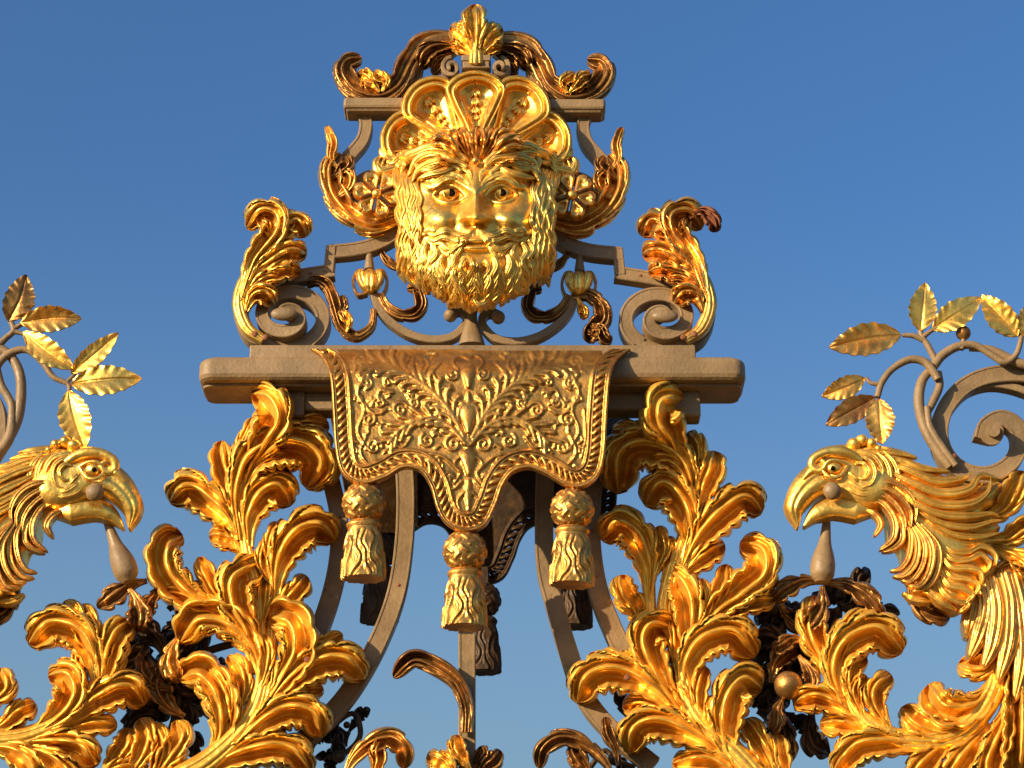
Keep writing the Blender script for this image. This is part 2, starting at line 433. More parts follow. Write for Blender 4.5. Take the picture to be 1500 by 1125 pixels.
# --- right, upper spray
Rr = [
 ([(1010,700),(1022,675),(1020,650),(1008,632)], 15, 4),
 ([(1020,760),(1030,715),(1042,685),(1046,660)], 19, 8, dict(side=1)),
 ([(1000,690,0),(985,645,20),(968,615,44),(972,588,52),(1003,585,52)], 29, 6, dict(side=1)),
 ([(1004,680),(970,648),(935,630),(897,630)], 15, 6),
 ([(1012,770),(1010,700),(985,662),(940,648),(908,668),(906,720)], 31, 14, dict(side=-1, lift=.5)),
 ([(1012,730),(1000,695),(978,676),(952,682)], 16, 18, dict(side=-1)),
 ([(1004,830),(1012,775),(998,730),(970,708),(946,738)], 26, 15, dict(side=-1)),
 ([(992,850),(1020,790),(1055,750),(1092,728),(1116,750)], 26, 12, dict(side=1)),
 ([(990,850),(1020,822),(1042,805),(1062,797)], 17, 6),
 ([(950,880),(950,825),(934,782),(905,765),(884,790)], 25, 10, dict(side=-1)),
 ([(955,850),(970,815),(972,795),(964,770)], 12, 12),
 ([(970,850),(982,820),(984,800),(980,785)], 10, 10),
 ([(944,930),(930,892),(914,868),(908,842)], 18, 4),
]
leaf('acanthus_leaf', 'tall gilded acanthus leaf right of the cloth whose hooked tip lies in the cloth shadow', GL,
     (990,900,0), Rr,
     [([(1004,960),(976,905),(982,850),(1000,790),(1013,730),(1008,690),(990,655)], [9,13,13,11,8,6,3], 14),
      ([(955,960),(952,900),(952,850),(950,800)], [9,10,8,3], 8)],
     h0=-34, screws=[(918,654,4)])
Rl = [
 ([(1030,930),(1050,880),(1062,850),(1064,826)], 14, 4),
 ([(1005,960),(1045,900),(1085,868),(1118,838),(1116,805),(1084,794)], 25, 10, dict(side=-1)),
 ([(1025,935),(1065,895),(1100,880),(1137,876)], 15, 8),
 ([(1006,985),(1012,920),(1010,875),(994,846),(974,838)], 23, 12, dict(side=-1)),
 ([(1018,940),(1030,900),(1032,870),(1022,848)], 13, 8),
 ([(998,1010),(990,970),(988,930),(984,900)], 10, 10),
 ([(1002,1050),(1004,975),(1030,935),(1075,925),(1106,962)], 27, 16, dict(side=1)),
 ([(1000,1045),(962,985),(944,940),(956,915),(990,922)], 26, 16, dict(side=1)),
 ([(960,1010),(930,985),(905,965),(880,956)], 13, 6),
 ([(1005,1060),(955,1005),(905,980),(862,990),(846,1028)], 27, 15, dict(side=-1)),
 ([(1005,1060),(965,1040),(940,1030),(912,1034)], 15, 12, dict(side=-1)),
 ([(1075,1120),(1015,1075),(965,1055),(930,1066),(922,1102)], 25, 18, dict(side=-1)),
 ([(1018,1060),(1010,1030),(998,1010),(985,994)], 12, 20),
 ([(1032,1070),(1022,1025),(1026,995),(1034,976)], 13, 18),
 ([(1048,1090),(1044,1060),(1042,1040),(1046,1018)], 12, 20),
 ([(1085,1140),(1062,1085),(1064,1030),(1088,995),(1116,1010)], 28, 18, dict(side=1)),
 ([(1130,1170),(1100,1150),(1040,1112),(985,1118)], 20, 12),
 ([(1140,1160),(1128,1110),(1112,1080),(1092,1052)], 17, 8),
 ([(1160,1160),(1145,1120),(1140,1095),(1138,1075)], 14, 4),
]
leaf('acanthus_leaf', 'broad gilded acanthus spray at lower right whose fronds overlap the curved iron bars', GL,
     (1050,1125,0), Rl,
     [([(1135,1165),(1070,1095),(1018,1045),(1000,985),(1008,930)], [15,17,15,11,5], 22)],
     h0=-22, screws=[(919,992,16)])
T = [
 ([(1232,1010),(1206,965),(1188,920),(1190,872)], 20, 0),
 ([(1232,1000),(1225,960),(1238,920),(1282,898)], 17, 6),
 ([(1246,1050),(1222,985),(1238,940),(1285,920),(1322,955)], 28, 14, dict(side=1)),
 ([(1258,1045),(1246,1005),(1248,975),(1270,962)], 15, 16, dict(side=1)),
 ([(1270,1060),(1252,1020),(1254,1000),(1270,990)], 10, 18),
 ([(1305,1070),(1282,1030),(1284,1005),(1306,988)], 17, 16, dict(side=1)),
 ([(1262,1065),(1228,1032),(1195,1018),(1163,1030)], 19, 10, dict(side=-1)),
 ([(1290,1082),(1255,1064),(1232,1058),(1202,1060)], 16, 8),
 ([(1370,1098),(1310,1086),(1258,1090),(1222,1128)], 23, 14, dict(side=-1)),
 ([(1440,1040),(1395,1070),(1350,1062),(1320,1036)], 19, 10),
 ([(1462,985),(1432,1030),(1385,1035),(1360,1002)], 26, 12, dict(side=-1)),
 ([(1464,930),(1455,965),(1432,978),(1404,972)], 17, 8),
 ([(1400,1075),(1370,1100),(1345,1125),(1335,1150)], 20, 12),
 ([(1450,1060),(1420,1095),(1398,1125),(1392,1150)], 22, 14),
 ([(1480,1010),(1470,1060),(1450,1110),(1445,1150)], 22, 16),
 ([(1470,910),(1492,985),(1496,1060),(1490,1150)], 24, 12),
 ([(1478,900),(1500,950),(1520,1010),(1530,1080)], 20, 8),
 ([(1448,940),(1436,920),(1438,895),(1452,880)], 14, 10),
]
leaf('acanthus_leaf', 'sweeping gilded acanthus leaf in the bottom right corner below the right eagle head', GL,
     (1400,1100,0), T,
     [([(1232,985),(1258,1045),(1320,1082),(1400,1075),(1452,1020),(1466,950),(1458,890)], [6,11,15,18,17,14,8], 16)], h0=-20)

# --- pair of smaller leaves on the crest volutes
GS = 'small gilded acanthus leaves wrapped round the crest volutes'
V = [
 ([(352,430),(360,395),(368,380),(379,368)], 8, 2),
 ([(384,375),(408,345),(424,326),(428,306)], 11, 2),
 ([(384,372),(410,338),(435,322),(448,345)], 17, 6, dict(side=1)),
 ([(366,400),(395,382),(425,366),(449,372)], 18, 8, dict(side=1)),
 ([(362,412),(400,398),(422,392),(440,398)], 14, 5),
 ([(356,436),(376,414),(396,404),(414,408)], 11, 7),
 ([(360,455),(370,432),(388,428),(402,444)], 15, 9, dict(side=1)),
 ([(352,440),(372,380),(402,340),(404,314),(382,308),(362,334)], 19, 10, dict(side=-1)),
 ([(395,350),(392,335),(386,325),(380,318)], 8, 8),
]
for s_, lab in ((None, 'small gilded acanthus leaf curling over the left crest volute'),
                (1390, 'small gilded acanthus leaf with a rusty red tip curling over the right crest volute')):
    f = (lambda p: mir(p, s_)) if s_ else (lambda p: p)
    fr = []
    for q in V:
        kw = dict(q[3]) if len(q) > 3 else {}
        if s_ and 'side' in kw: kw['side'] *= -1
        fr.append((f(q[0]), q[1], q[2], kw))
    t = leaf('acanthus_leaf', lab, GS, f([(370,480,0)])[0], fr,
         [(f([(385,497),(362,480),(350,450),(353,420),(368,385)]), [7,10,10,8,4], 8)], h0=12,
         material=GOLDW if s_ else GOLD, screws=[q+(22,) for q in f([(373,489),(389,494)])], thick=6)
    if s_:
        mb = MB(); frond(mb, [(1010,318),(1028,308),(1045,320),(1050,338)], 12, 26); o = mb.build('frond', RUST, t); o['label'] = 'rusty red curled tip'
        mb = MB(); ball(mb, 966, 333, 14, 19, sy=.6); o = mb.build('leaf_boss', GOLDW, t)

# ================================================================== eagle heads
def eagle(s_, label, dy=0):
    f = (lambda p: mir(p, s_, dy)) if s_ else (lambda p: p)
    t = thing('eagle_head', label, 'eagle head', f([(1360,880,0)])[0], 'gilded eagle heads facing the crest')
    def g(mb, pts, hw, h0, **kw):
        if s_ and 'side' in kw: kw['side'] *= -1
        frond(mb, f(pts), hw, h0, **kw)
    # neck and skull under the plumage
    out = [(1200,672),(1230,654),(1262,650),(1300,664),(1352,684),(1402,704),(1440,712),(1466,706),(1458,738),(1440,752),
           (1466,774),(1440,800),(1462,834),(1440,862),(1416,888),(1392,896),(1352,872),(1330,850),(1318,806),(1302,790),
           (1296,760),(1268,744),(1240,734),(1216,722),(1206,700)]
    def hf(x, y, d): return 4+30*np.sqrt(np.clip(1-(1-np.clip(d/44, 0, 1))**2, 0, 1))
    mb = MB(); relief(mb, f(out), hf, cell=3, thick=26); mb.build('neck', GOLD, t)
    sk = [(1196,672),(1226,652),(1268,656),(1306,676),(1322,708),(1306,738),(1272,748),(1236,738),(1212,722),(1200,700)]
    mb = MB(); relief(mb, f(sk), lambda x, y, d: 12+34*np.sqrt(np.clip(1-(1-np.clip(d/34, 0, 1))**2, 0, 1)), cell=2.5, thick=20); mb.build('skull', GOLD, t)
    # upper beak
    def strip(pts, ws, h, name, M=GOLD, dep=16, k=1.0, crease=.0):
        mb = MB(); nu = 60; c = crv(f(pts), nu); n = normals2(c)*( -1 if s_ else 1)
        w = np.interp(np.linspace(0, 1, nu), np.linspace(0, 1, len(ws)), ws)[:, None]
        v = np.linspace(-1, 1, 25)[None]
        z = w*k*(np.sqrt(np.clip(1-v*v*.995, 0, 1))-crease*np.exp(-((v-.1)/.14)**2))
        hh = h
        A = P(c[:, 0:1]+n[:, 0:1]*v*w, c[:, 1:2]+n[:, 1:2]*v*w, hh+z); mb.shell(A, dep*S)
        return mb.build(name, M, t)
    strip([(1262,700),(1232,700),(1203,700),(1180,716),(1165,742),(1169,772)], [3,23,26,22,16,1.5], 22, 'upper_beak', k=.9, crease=.12)
    strip([(1206,680),(1190,688),(1176,702)], [5,7,2], 40, 'nostril_fold')
    strip([(1285,748),(1252,743),(1220,742),(1195,752),(1178,770)], [4,20,17,13,2], 20, 'lower_beak', k=.8)
    # brow with its curl, lids, eye
    mb = MB(); tube(mb, f([(1262,676,44),(1240,664,46),(1214,662,46),(1192,672,44),(1190,686,42),(1202,690,44),(1210,680,48),(1203,674,48)]), [6,8,9,8,7,6,5,3]); mb.build('brow', GOLD, t)
    mb = MB(); ball(mb, *f([(1222,686)])[0], 46, 11, sy=.7, sz=.85); e = mb.build('eye', GOLD, t)
    mb = MB(); ball(mb, *f([(1220,686)])[0], 53.5, 3.6, sy=.7, m=10); mb.build('pupil', EYED, e)
    mb = MB()
    tube(mb, f([(1204,688,46),(1214,676,51),(1228,675,51),(1242,682,47)]), 2.8)
    tube(mb, f([(1204,688,46),(1214,698,51),(1230,698,51),(1242,682,47)]), 2.6); mb.build('eyelid', GOLD, t)
    mb = MB(); ball(mb, *f([(1266,692)])[0], 30, 20, sy=.7, sz=.8, sx=1.1)
    for p_, r_, h_ in (([(1238,664),(1258,662),(1280,668),(1292,686),(1290,704)], 5, 42), ([(1244,672),(1260,668),(1276,676),(1282,692),(1276,708),(1262,714)], 3.9, 47),
                       ([(1236,700),(1248,708),(1262,716),(1280,716)], 3.9, 44), ([(1232,706),(1246,718),(1264,724),(1284,722)], 3.9, 42),
                       ([(1252,680),(1264,678),(1272,688),(1266,700),(1256,700)], 4, 48), ([(1240,690),(1250,698),(1258,708)], 4, 46),
                       ([(1284,662),(1298,676),(1304,696),(1300,714)], 5, 36), ([(1294,660),(1310,678),(1316,700),(1310,722)], 5, 30),
                       ([(1236,726),(1256,732),(1280,734),(1296,742)], 3.9, 34)):
        lock(mb, f(p_), r_, h_, k=1.2, nu=34, nv=11, t1=.35)
    mb.build('cheek', GOLD, t)
    mb = MB(); ball(mb, *f([(1178,708)])[0], 36, 4, sx=1.4, sz=.7, m=10); mb.build('nostril', EYED, t)
    # crest knobs on the crown
    mb = MB()
    for (x, y, r) in ((1250,652,10),(1262,646,9),(1276,650,8),(1286,658,6)): ball(mb, *f([(x,y)])[0], 24, r, sy=1.3)
    mb.build('crown_tuft', GOLD, t)
    # head plumes
    mb = MB()
    P1 = [
     ([(1238,662),(1280,660),(1318,664),(1344,670)], 6.9, 10),
     ([(1262,668),(1310,672),(1350,686),(1392,690)], 6.9, 14),
     ([(1288,676),(1330,688),(1370,704),(1412,700),(1424,690)], 6.9, 18),
     ([(1290,684),(1330,704),(1376,722),(1420,716),(1436,696),(1466,702)], 7.7, 22),
     ([(1292,692),(1330,718),(1372,738),(1420,738),(1446,722),(1452,700)], 7.7, 26),
     ([(1300,704),(1336,734),(1374,752),(1420,756),(1452,752),(1464,756)], 7.7, 24),
     ([(1318,716),(1346,746),(1380,766),(1420,772),(1452,764),(1470,762)], 6.9, 22),
     ([(1336,732),(1362,762),(1396,782),(1436,786),(1466,780)], 6.9, 20),
     ([(1348,744),(1376,780),(1406,796),(1440,792),(1472,790)], 6.2, 16),
    ]
    for p_, r_, h_ in P1:
        lock(mb, f(p_), r_, h_+8+rng.uniform(-3, 3), k=1.75, nu=46, nv=17, curl=1.0, t1=.35)
        c_ = crv(f(p_), 9); o_ = normals2(c_)*r_*.95
        lock(mb, [tuple(q) for q in (c_+o_)[2:8]], r_*.55, h_+7, k=1.9, nu=36, nv=13, curl=1.2, t1=.2)
    mb.build('head_plumage', GOLD, t)
    mb = MB()
    P2 = [
     ([(1262,712),(1296,704),(1326,716),(1342,742),(1340,768)], 5.4, 40),
     ([(1258,720),(1294,714),(1320,728),(1334,750),(1334,776)], 5.4, 38),
     ([(1260,728),(1292,724),(1312,738),(1324,758),(1326,782)], 5.4, 34),
     ([(1262,736),(1288,734),(1304,748),(1312,768),(1308,790),(1288,806)], 6.2, 30),
     ([(1300,742),(1318,762),(1322,788),(1310,802),(1292,808)], 6.2, 28),
     ([(1262,744),(1280,752),(1290,768),(1280,786)], 6.2, 24),
     ([(1318,752),(1334,780),(1332,812),(1320,832),(1304,836)], 6.2, 32),
     ([(1328,760),(1344,790),(1342,822),(1326,842),(1308,844)], 6.2, 34),
     ([(1334,762),(1354,794),(1352,826),(1336,850),(1320,850)], 6.2, 37),
     ([(1340,762),(1364,796),(1364,830),(1350,856),(1330,858)], 6.2, 40),
     ([(1346,764),(1374,800),(1374,834),(1360,858),(1336,866)], 6.2, 36),
    ]
    for p_, r_, h_ in P2: lock(mb, f(p_), r_*rng.uniform(.9, 1.12), h_+rng.uniform(-3, 3), k=1.75, nu=46, nv=17, curl=.3, t1=.55)
    mb.build('throat_feathers', GOLDW, t)
    mb = MB()
    P3 = [
     ([(1372,784),(1390,806),(1418,808),(1438,800),(1458,812),(1458,832)], 5.4, 30),
     ([(1374,794),(1392,818),(1418,820),(1436,812),(1450,824),(1446,838)], 5.4, 34),
     ([(1376,806),(1392,830),(1418,832),(1436,838),(1440,856)], 5.4, 34),
     ([(1376,818),(1392,844),(1416,848),(1434,858),(1426,874)], 5.4, 32),
     ([(1374,832),(1388,856),(1410,862),(1424,872),(1412,884)], 6.2, 30),
     ([(1368,846),(1382,868),(1400,880),(1418,884),(1404,898)], 6.9, 26),
     ([(1338,862),(1360,866),(1380,882),(1402,894)], 7.7, 24),
     ([(1322,868),(1342,878),(1366,880)], 6.9, 14),
    ]
    for p_, r_, h_ in P3: lock(mb, f(p_), r_*rng.uniform(.9, 1.12), h_+rng.uniform(-3, 3), k=1.75, nu=46, nv=17, curl=.3, t1=.55)
    mb.build('breast_feathers', GOLD, t)
    mb = MB(); g(mb, [(1330,850),(1340,880),(1365,900),(1392,905)], 16, -14); mb.build('back_feather', BRONZE, t)
    # gilded body running down behind
    mb = MB()
    for p_, r_, h_ in (([(1440,850),(1446,890),(1436,930),(1420,965)], 17, 8), ([(1452,840),(1462,890),(1456,940),(1440,980)], 18, 12),
                       ([(1468,830),(1480,880),(1478,940),(1462,1000)], 18, 10), ([(1482,830),(1496,890),(1500,960),(1486,1030)], 18, 6), ([(1430,870),(1424,905),(1416,935)], 14, 2)):
        lock(mb, f(p_), r_, h_, k=1, nu=40, nv=17, t0=.8, t1=.4, flutes=2)
    mb.build('neck_sheath', GOLDW, t)
    # ball gripped in the beak and its pin
    mb = MB(); x, y = f([(1219,719)])[0]; tube(mb, [(x, y, 30), (x, y+.01, 58)], 1, n=3) if False else ball(mb, x, y, 50, 13, sy=.8)
    tag(mb.build('iron_ball', PAINT), 'stone coloured iron ball gripped in the beak of the %s eagle head' % ('left' if s_ else 'right'), 'ball', 'iron balls held in the beaks')
    return t
eagle(None, 'gilded eagle head with hooked beak facing left at the right side of the gate')
eagle(1358, 'gilded eagle head with hooked beak facing right, cut by the left edge of the photo', dy=2)
# fronds rising behind the right eagle's neck
leaf('acanthus_leaf', 'gilded leaf tips showing behind the neck of the right eagle head', None, (1480,800,0),
     [([(1430,760),(1468,748),(1488,720),(1500,690)], 18, 0), ([(1440,790),(1475,790),(1500,775),(1530,770)], 16, 2),
      ([(1450,800),(1485,812),(1510,830),(1530,850)], 18, 4), ([(1440,880),(1455,850),(1480,835),(1515,850)], 16, -2)],
     [], h0=0)
leaf('acanthus_leaf', 'small dark gilded leaf tip poking in at the left edge above the corner leaf', None, (0,1010,0),
     [([(-30,1040),(-10,1025),(8,1005),(2,978)], 16, 0)], [], h0=0)

# ================================================================== laurel branches
def laurel_leaf(mb, p0, p1, hw, h, fold=.45, wav=.10, bend=0.0, lobes=6, thick=2.5):
    p0 = np.array(p0, float); p1 = np.array(p1, float); d = p1-p0; nrm = np.array([-d[1], d[0]])/np.hypot(*d)
    nu, nv = 50, 23
    u = np.linspace(0, 1, nu)[:, None]; v = np.linspace(-1, 1, nv)[None]
    w = 1.12*hw*np.maximum(.03, np.sin(math.pi*u**.92)**.72*(1-.1*u))
    wv = 1+.05*np.sin(u*lobes*2*math.pi+rng.uniform(0, 6))
    cx = p0+d*u+nrm*(bend*hw*np.sin(math.pi*u))
    off = v*w*wv
    x = cx[:, 0:1]+nrm[0]*off; y = cx[:, 1:2]+nrm[1]*off
    ph = rng.uniform(0, 6)
    z = fold*np.abs(v)**1.2*w+wav*.75*hw*np.sin((u-.14*np.abs(v))*lobes*2*math.pi+ph+np.sign(v)*.8+1.2*np.sin(u*7+ph))*np.abs(v)**2.2
    k1, k2 = rng.uniform(0, 6.28, 2)
    z = z+.09*hw*np.sin(u*5.5+k1+v*1.3)*np.cos(v*2.2+k2)
    z = z-.10*hw*np.exp(-(v/.06)**2)+rng.uniform(-.2, .2)*v*w+.25*hw*np.sin(math.pi*u)
    mb.shell(P(x, y, h+z), thick*S)
def branch(label, at, stems, leaves, berries=()):
    t = thing('laurel_branch', label, 'laurel branch', at, 'gilded laurel branches beside the crest')
    for p_, r_, h_ in stems:
        mb = MB(); tube(mb, p_, r_, n=60, h=h_); mb.build('twig', PAINT, t)
    for p0, p1, hw, h_, fo, be, M in leaves:
        mb = MB(); laurel_leaf(mb, p0, p1, hw, h_, fold=fo, bend=be); mb.build('laurel_leaf', M, t)
    for x, y in berries:
        mb = MB(); ball(mb, x, y, 6, 11); mb.build('berry', BRONZE, t)
branch('laurel branch with six gilded leaves above the left eagle head', (20,640,0),
  [([(-10,552),(0,530),(18,516),(40,513),(62,530),(78,552),(100,563),(101,578)], [6,6,6,5,5,4.5,4,3], 6),
   ([(-8,512),(8,496),(20,484),(14,468),(8,455)], [6,5,4.5,4,3], 2),
   ([(20,482),(30,476),(42,470)], [4,3.5,3], 2),
   ([(22,486),(30,488),(40,491)], [4,3,2.5], 3),
   ([(-10,505),(14,520),(28,545),(31,575),(26,612),(12,645),(-8,680)], [7,7,7.5,8,8,7,6], 0),
   ([(-5,540),(2,565),(12,582),(18,600),(14,640),(-6,668)], [6,6,6,7,8,8], 4),
   ([(98,560),(106,552),(112,545)], [3.5,3,2.5], 6)],
  [((12,470),(38,402),21,6,.15,.2,BRONZE), ((30,472),(119,466),18,6,.5,-.15,GOLDW), ((34,486),(108,540),17,12,.4,.15,GOLD),
   ((104,546),(173,487),14,8,.35,.1,GOLD), ((104,562),(207,554),20,10,.3,-.1,GOLD), ((100,572),(124,657),22,12,.35,.1,GOLD)])
branch('laurel branch with eight gilded leaves and a brown berry above the right eagle head', (1380,660,0),
  [([(1368,536),(1380,521),(1402,508),(1428,506),(1452,520),(1472,531),(1488,520),(1495,500),(1496,484)], [7,7,6.5,6,5,5,4.5,4,4], 4),
   ([(1420,510),(1450,512),(1480,526),(1500,534),(1530,540)], [5,6,7,7,7], -2),
   ([(1372,532),(1360,508),(1350,492),(1348,480)], [5.5,5,4.5,4], 4),
   ([(1352,498),(1338,492),(1322,491)], [4.5,4,3], 4),
   ([(1352,494),(1362,486),(1372,480)], [4,3.5,3], 6),
   ([(1285,582),(1292,560),(1308,540),(1332,527),(1354,530),(1368,546),(1374,556)], [4.5,5,5,5.5,6,6.5,6], 6),
   ([(1268,553),(1276,561),(1290,563)], [2.5,3,4], 6),
   ([(1374,545),(1376,566),(1366,590),(1358,606)], [6,6,6,5], -2),
   ([(1364,540),(1350,560),(1346,590),(1354,625),(1370,655),(1392,684)], [6,7.5,8,8,8,7], 0),
   ([(1358,596),(1362,625),(1380,655),(1400,682)], [5,6,6,5], 4),
   ([(1411,490),(1411,502),(1408,512)], [3.5,3.5,4], 6)],
  [((1320,490),(1215,508),22,6,.45,.1,GOLDW), ((1349,484),(1355,414),19,8,.25,0,GOLD), ((1366,482),(1438,436),19,8,.25,0,GOLD),
   ((1491,492),(1438,432),19,8,.4,0,GOLD), ((1267,554),(1204,580),15,6,.2,-.1,GOLDW), ((1282,582),(1210,622),17,4,.2,0,BRONZE),
   ((1287,584),(1292,650),20,10,.25,0,GOLDW), ((1500,492),(1512,440),14,8,.3,0,GOLDW)], [(1411,488)])
# ================================================================== masonry-like iron structure
def plan_stack(mb, x0, x1, y0, y1, levels, r=.03, seg=8):
    """moulding round a rectangular plan: levels [(z, inset)] in metres"""
    rows = []
    for z, ins in levels:
        a0, a1, b0, b1 = x0+ins, x1-ins, y0+ins, y1-ins; rr = max(.004, r-ins*.4); pts = []
        for cx, cy, s0 in ((a0+rr, b0+rr, 180), (a1-rr, b0+rr, 270), (a1-rr, b1-rr, 0), (a0+rr, b1-rr, 90)):
            for k in range(seg+1):
                t = R(s0+90*k/seg); pts.append((cx+rr*math.cos(t), cy+rr*math.sin(t), z))
        rows.append(pts)
    A = np.array(rows)
    for i in range(len(A)-1): mb.grid(A[i:i+2].copy(), closev=True)
    mb.poly(A[0]); mb.poly(A[-1][::-1])
HC = 40                                 # cornice front, proud of the gate plane
yf = -HC*S
def zx(x, y, h): p = P(x, y, h); return p[0], p[2]
t = thing('cornice', 'long stone coloured iron cornice with rounded nosing across the middle of the crest', 'cornice', (690,585,HC))
xl, z0 = zx(291,516,HC); xr, z1 = zx(1093,524,HC); z0 = (z0+z1)/2
zb = zx(690,554,HC)[1]
hh_ = z0-zb
lv = [(z0, .016), (z0-.006*1, .008)]
for k in range(7):
    a = math.pi/2*k/6
    lv.append((z0-.004-.034*(1-math.cos(a))*.55, .014*(1-math.sin(a))))
lv += [(zb+.016, 0), (zb+.006, .004), (zb, .012)]
mb = MB(); plan_stack(mb, xl, xr, yf, yf+.185, lv, r=.04); mb.build('nosing', PAINT, t)
mb = MB(); plan_stack(mb, xl+.004, xr-.004, yf+.03, yf+.175, [(zb-.001, .006), (zb-.008, .008)], r=.03); mb.build('soffit', PAINT, t)
# plinth step on top
xa = P(366,508,30)[0]; xb = P(1019,510,30)[0]; zt = P(690,505,30)[2]
mb = MB(); plan_stack(mb, xa, xb, -30*S, -30*S+.14, [(zt, .003), (zt-.003, 0), (z0-.002, 0)], r=.004); mb.build('plinth', PAINT, t)
# architrave below
for (x0, x1, ya, yb, h, nm) in ((412,990,560,600,-4,'architrave'),):
    X0 = P(x0,590,h)[0]; X1 = P(x1,590,h)[0]; Zb = P(690,yb,h)[2]
    mb = MB(); plan_stack(mb, X0, X1, -h*S, -h*S+.07, [(zb-.0095, 0), (Zb+.004, 0), (Zb, .004)], r=.004); mb.build(nm, PAINT, t)
for (x0, x1) in ((410,446),(943,1026)):
    h = 1; X0 = P(x0,590,h)[0]; X1 = P(x1,590,h)[0]; Zb = P(690,609,h)[2]
    mb = MB(); plan_stack(mb, X0, X1, -h*S, -h*S+.07, [(zb-.0095, 0), (Zb+.004, 0), (Zb, .004)], r=.004); mb.build('corner_block', PAINT, t)

GB = 'curved iron bars below the cornice'
def irons(name, label, cat, at, pieces, group=None, h=0):
    t = thing(name, label, cat, at, group)
    for nm, pts, w, d, hh in pieces:
        mb = MB(); bar(mb, pts, w, d, h+hh, inc=(w > 14)); mb.build(nm, PAINT, t)
        if cat == 'iron bar' and w > 14 and nm != 'step_face':
            q = crv(pts, 11)
            mb = MB(); ball(mb, q[4, 0]+1.5, q[4, 1], h+hh-1, 2.6, sy=.6, m=8); mb.build('rivet', RUST, t)
    return t
irons('curved_bar', 'outer left curved iron bar passing behind the left tassel side leaf', 'iron bar', (480,880,0),
      [('bar_face', [(466,640),(484,700),(496,760),(495,815),(484,870),(462,935)], 26, 22, -52)], GB)
irons('curved_bar', 'inner left curved iron bar just right of the left tassel', 'iron bar', (575,880,0),
      [('bar_face', [(588,640),(594,720),(591,800),(578,875),(548,950),(505,1020),(455,1072),(400,1120)], 27, 22, -44)], GB)
irons('curved_bar', 'inner right curved iron bar running down from the right tassel', 'iron bar', (815,880,0),
      [('bar_face', [(800,640),(797,760),(800,830),(812,880),(832,950),(858,1020),(900,1072),(958,1120)], 27, 22, -44)], GB)
irons('curved_bar', 'outer right curved iron bar between the right tassel and the right acanthus leaf', 'iron bar', (878,850,0),
      [('bar_face', [(880,640),(868,720),(866,790),(876,860),(898,920),(925,975)], 28, 22, -52)], GB)
irons('centre_post', 'straight iron post hanging below the middle tassel', 'iron post', (684,1120,0),
      [('post_face', [(684,760),(684,1180)], 25, 20, -14)])
# rear frame seen through the gap
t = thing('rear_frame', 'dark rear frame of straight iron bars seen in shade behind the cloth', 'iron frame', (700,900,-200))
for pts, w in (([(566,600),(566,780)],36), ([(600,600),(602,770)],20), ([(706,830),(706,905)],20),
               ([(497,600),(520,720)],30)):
    mb = MB(); bar(mb, pts, w, 16, -120, inc=False); mb.build('rail', BRONZE if pts[0][0] < 650 else DARKG, t)  # right rail takes the darker colour to paint in the recess shade

# ------------------------------------------------------------------ crest ironwork
GC = 'iron scroll bars of the crest'
def pair(fn, s_=1390):
    fn(None, 'left', 1); fn(s_, 'right', -1)
def F(s_, dy=0): return (lambda p: mir(p, s_, dy)) if s_ else (lambda p: p)

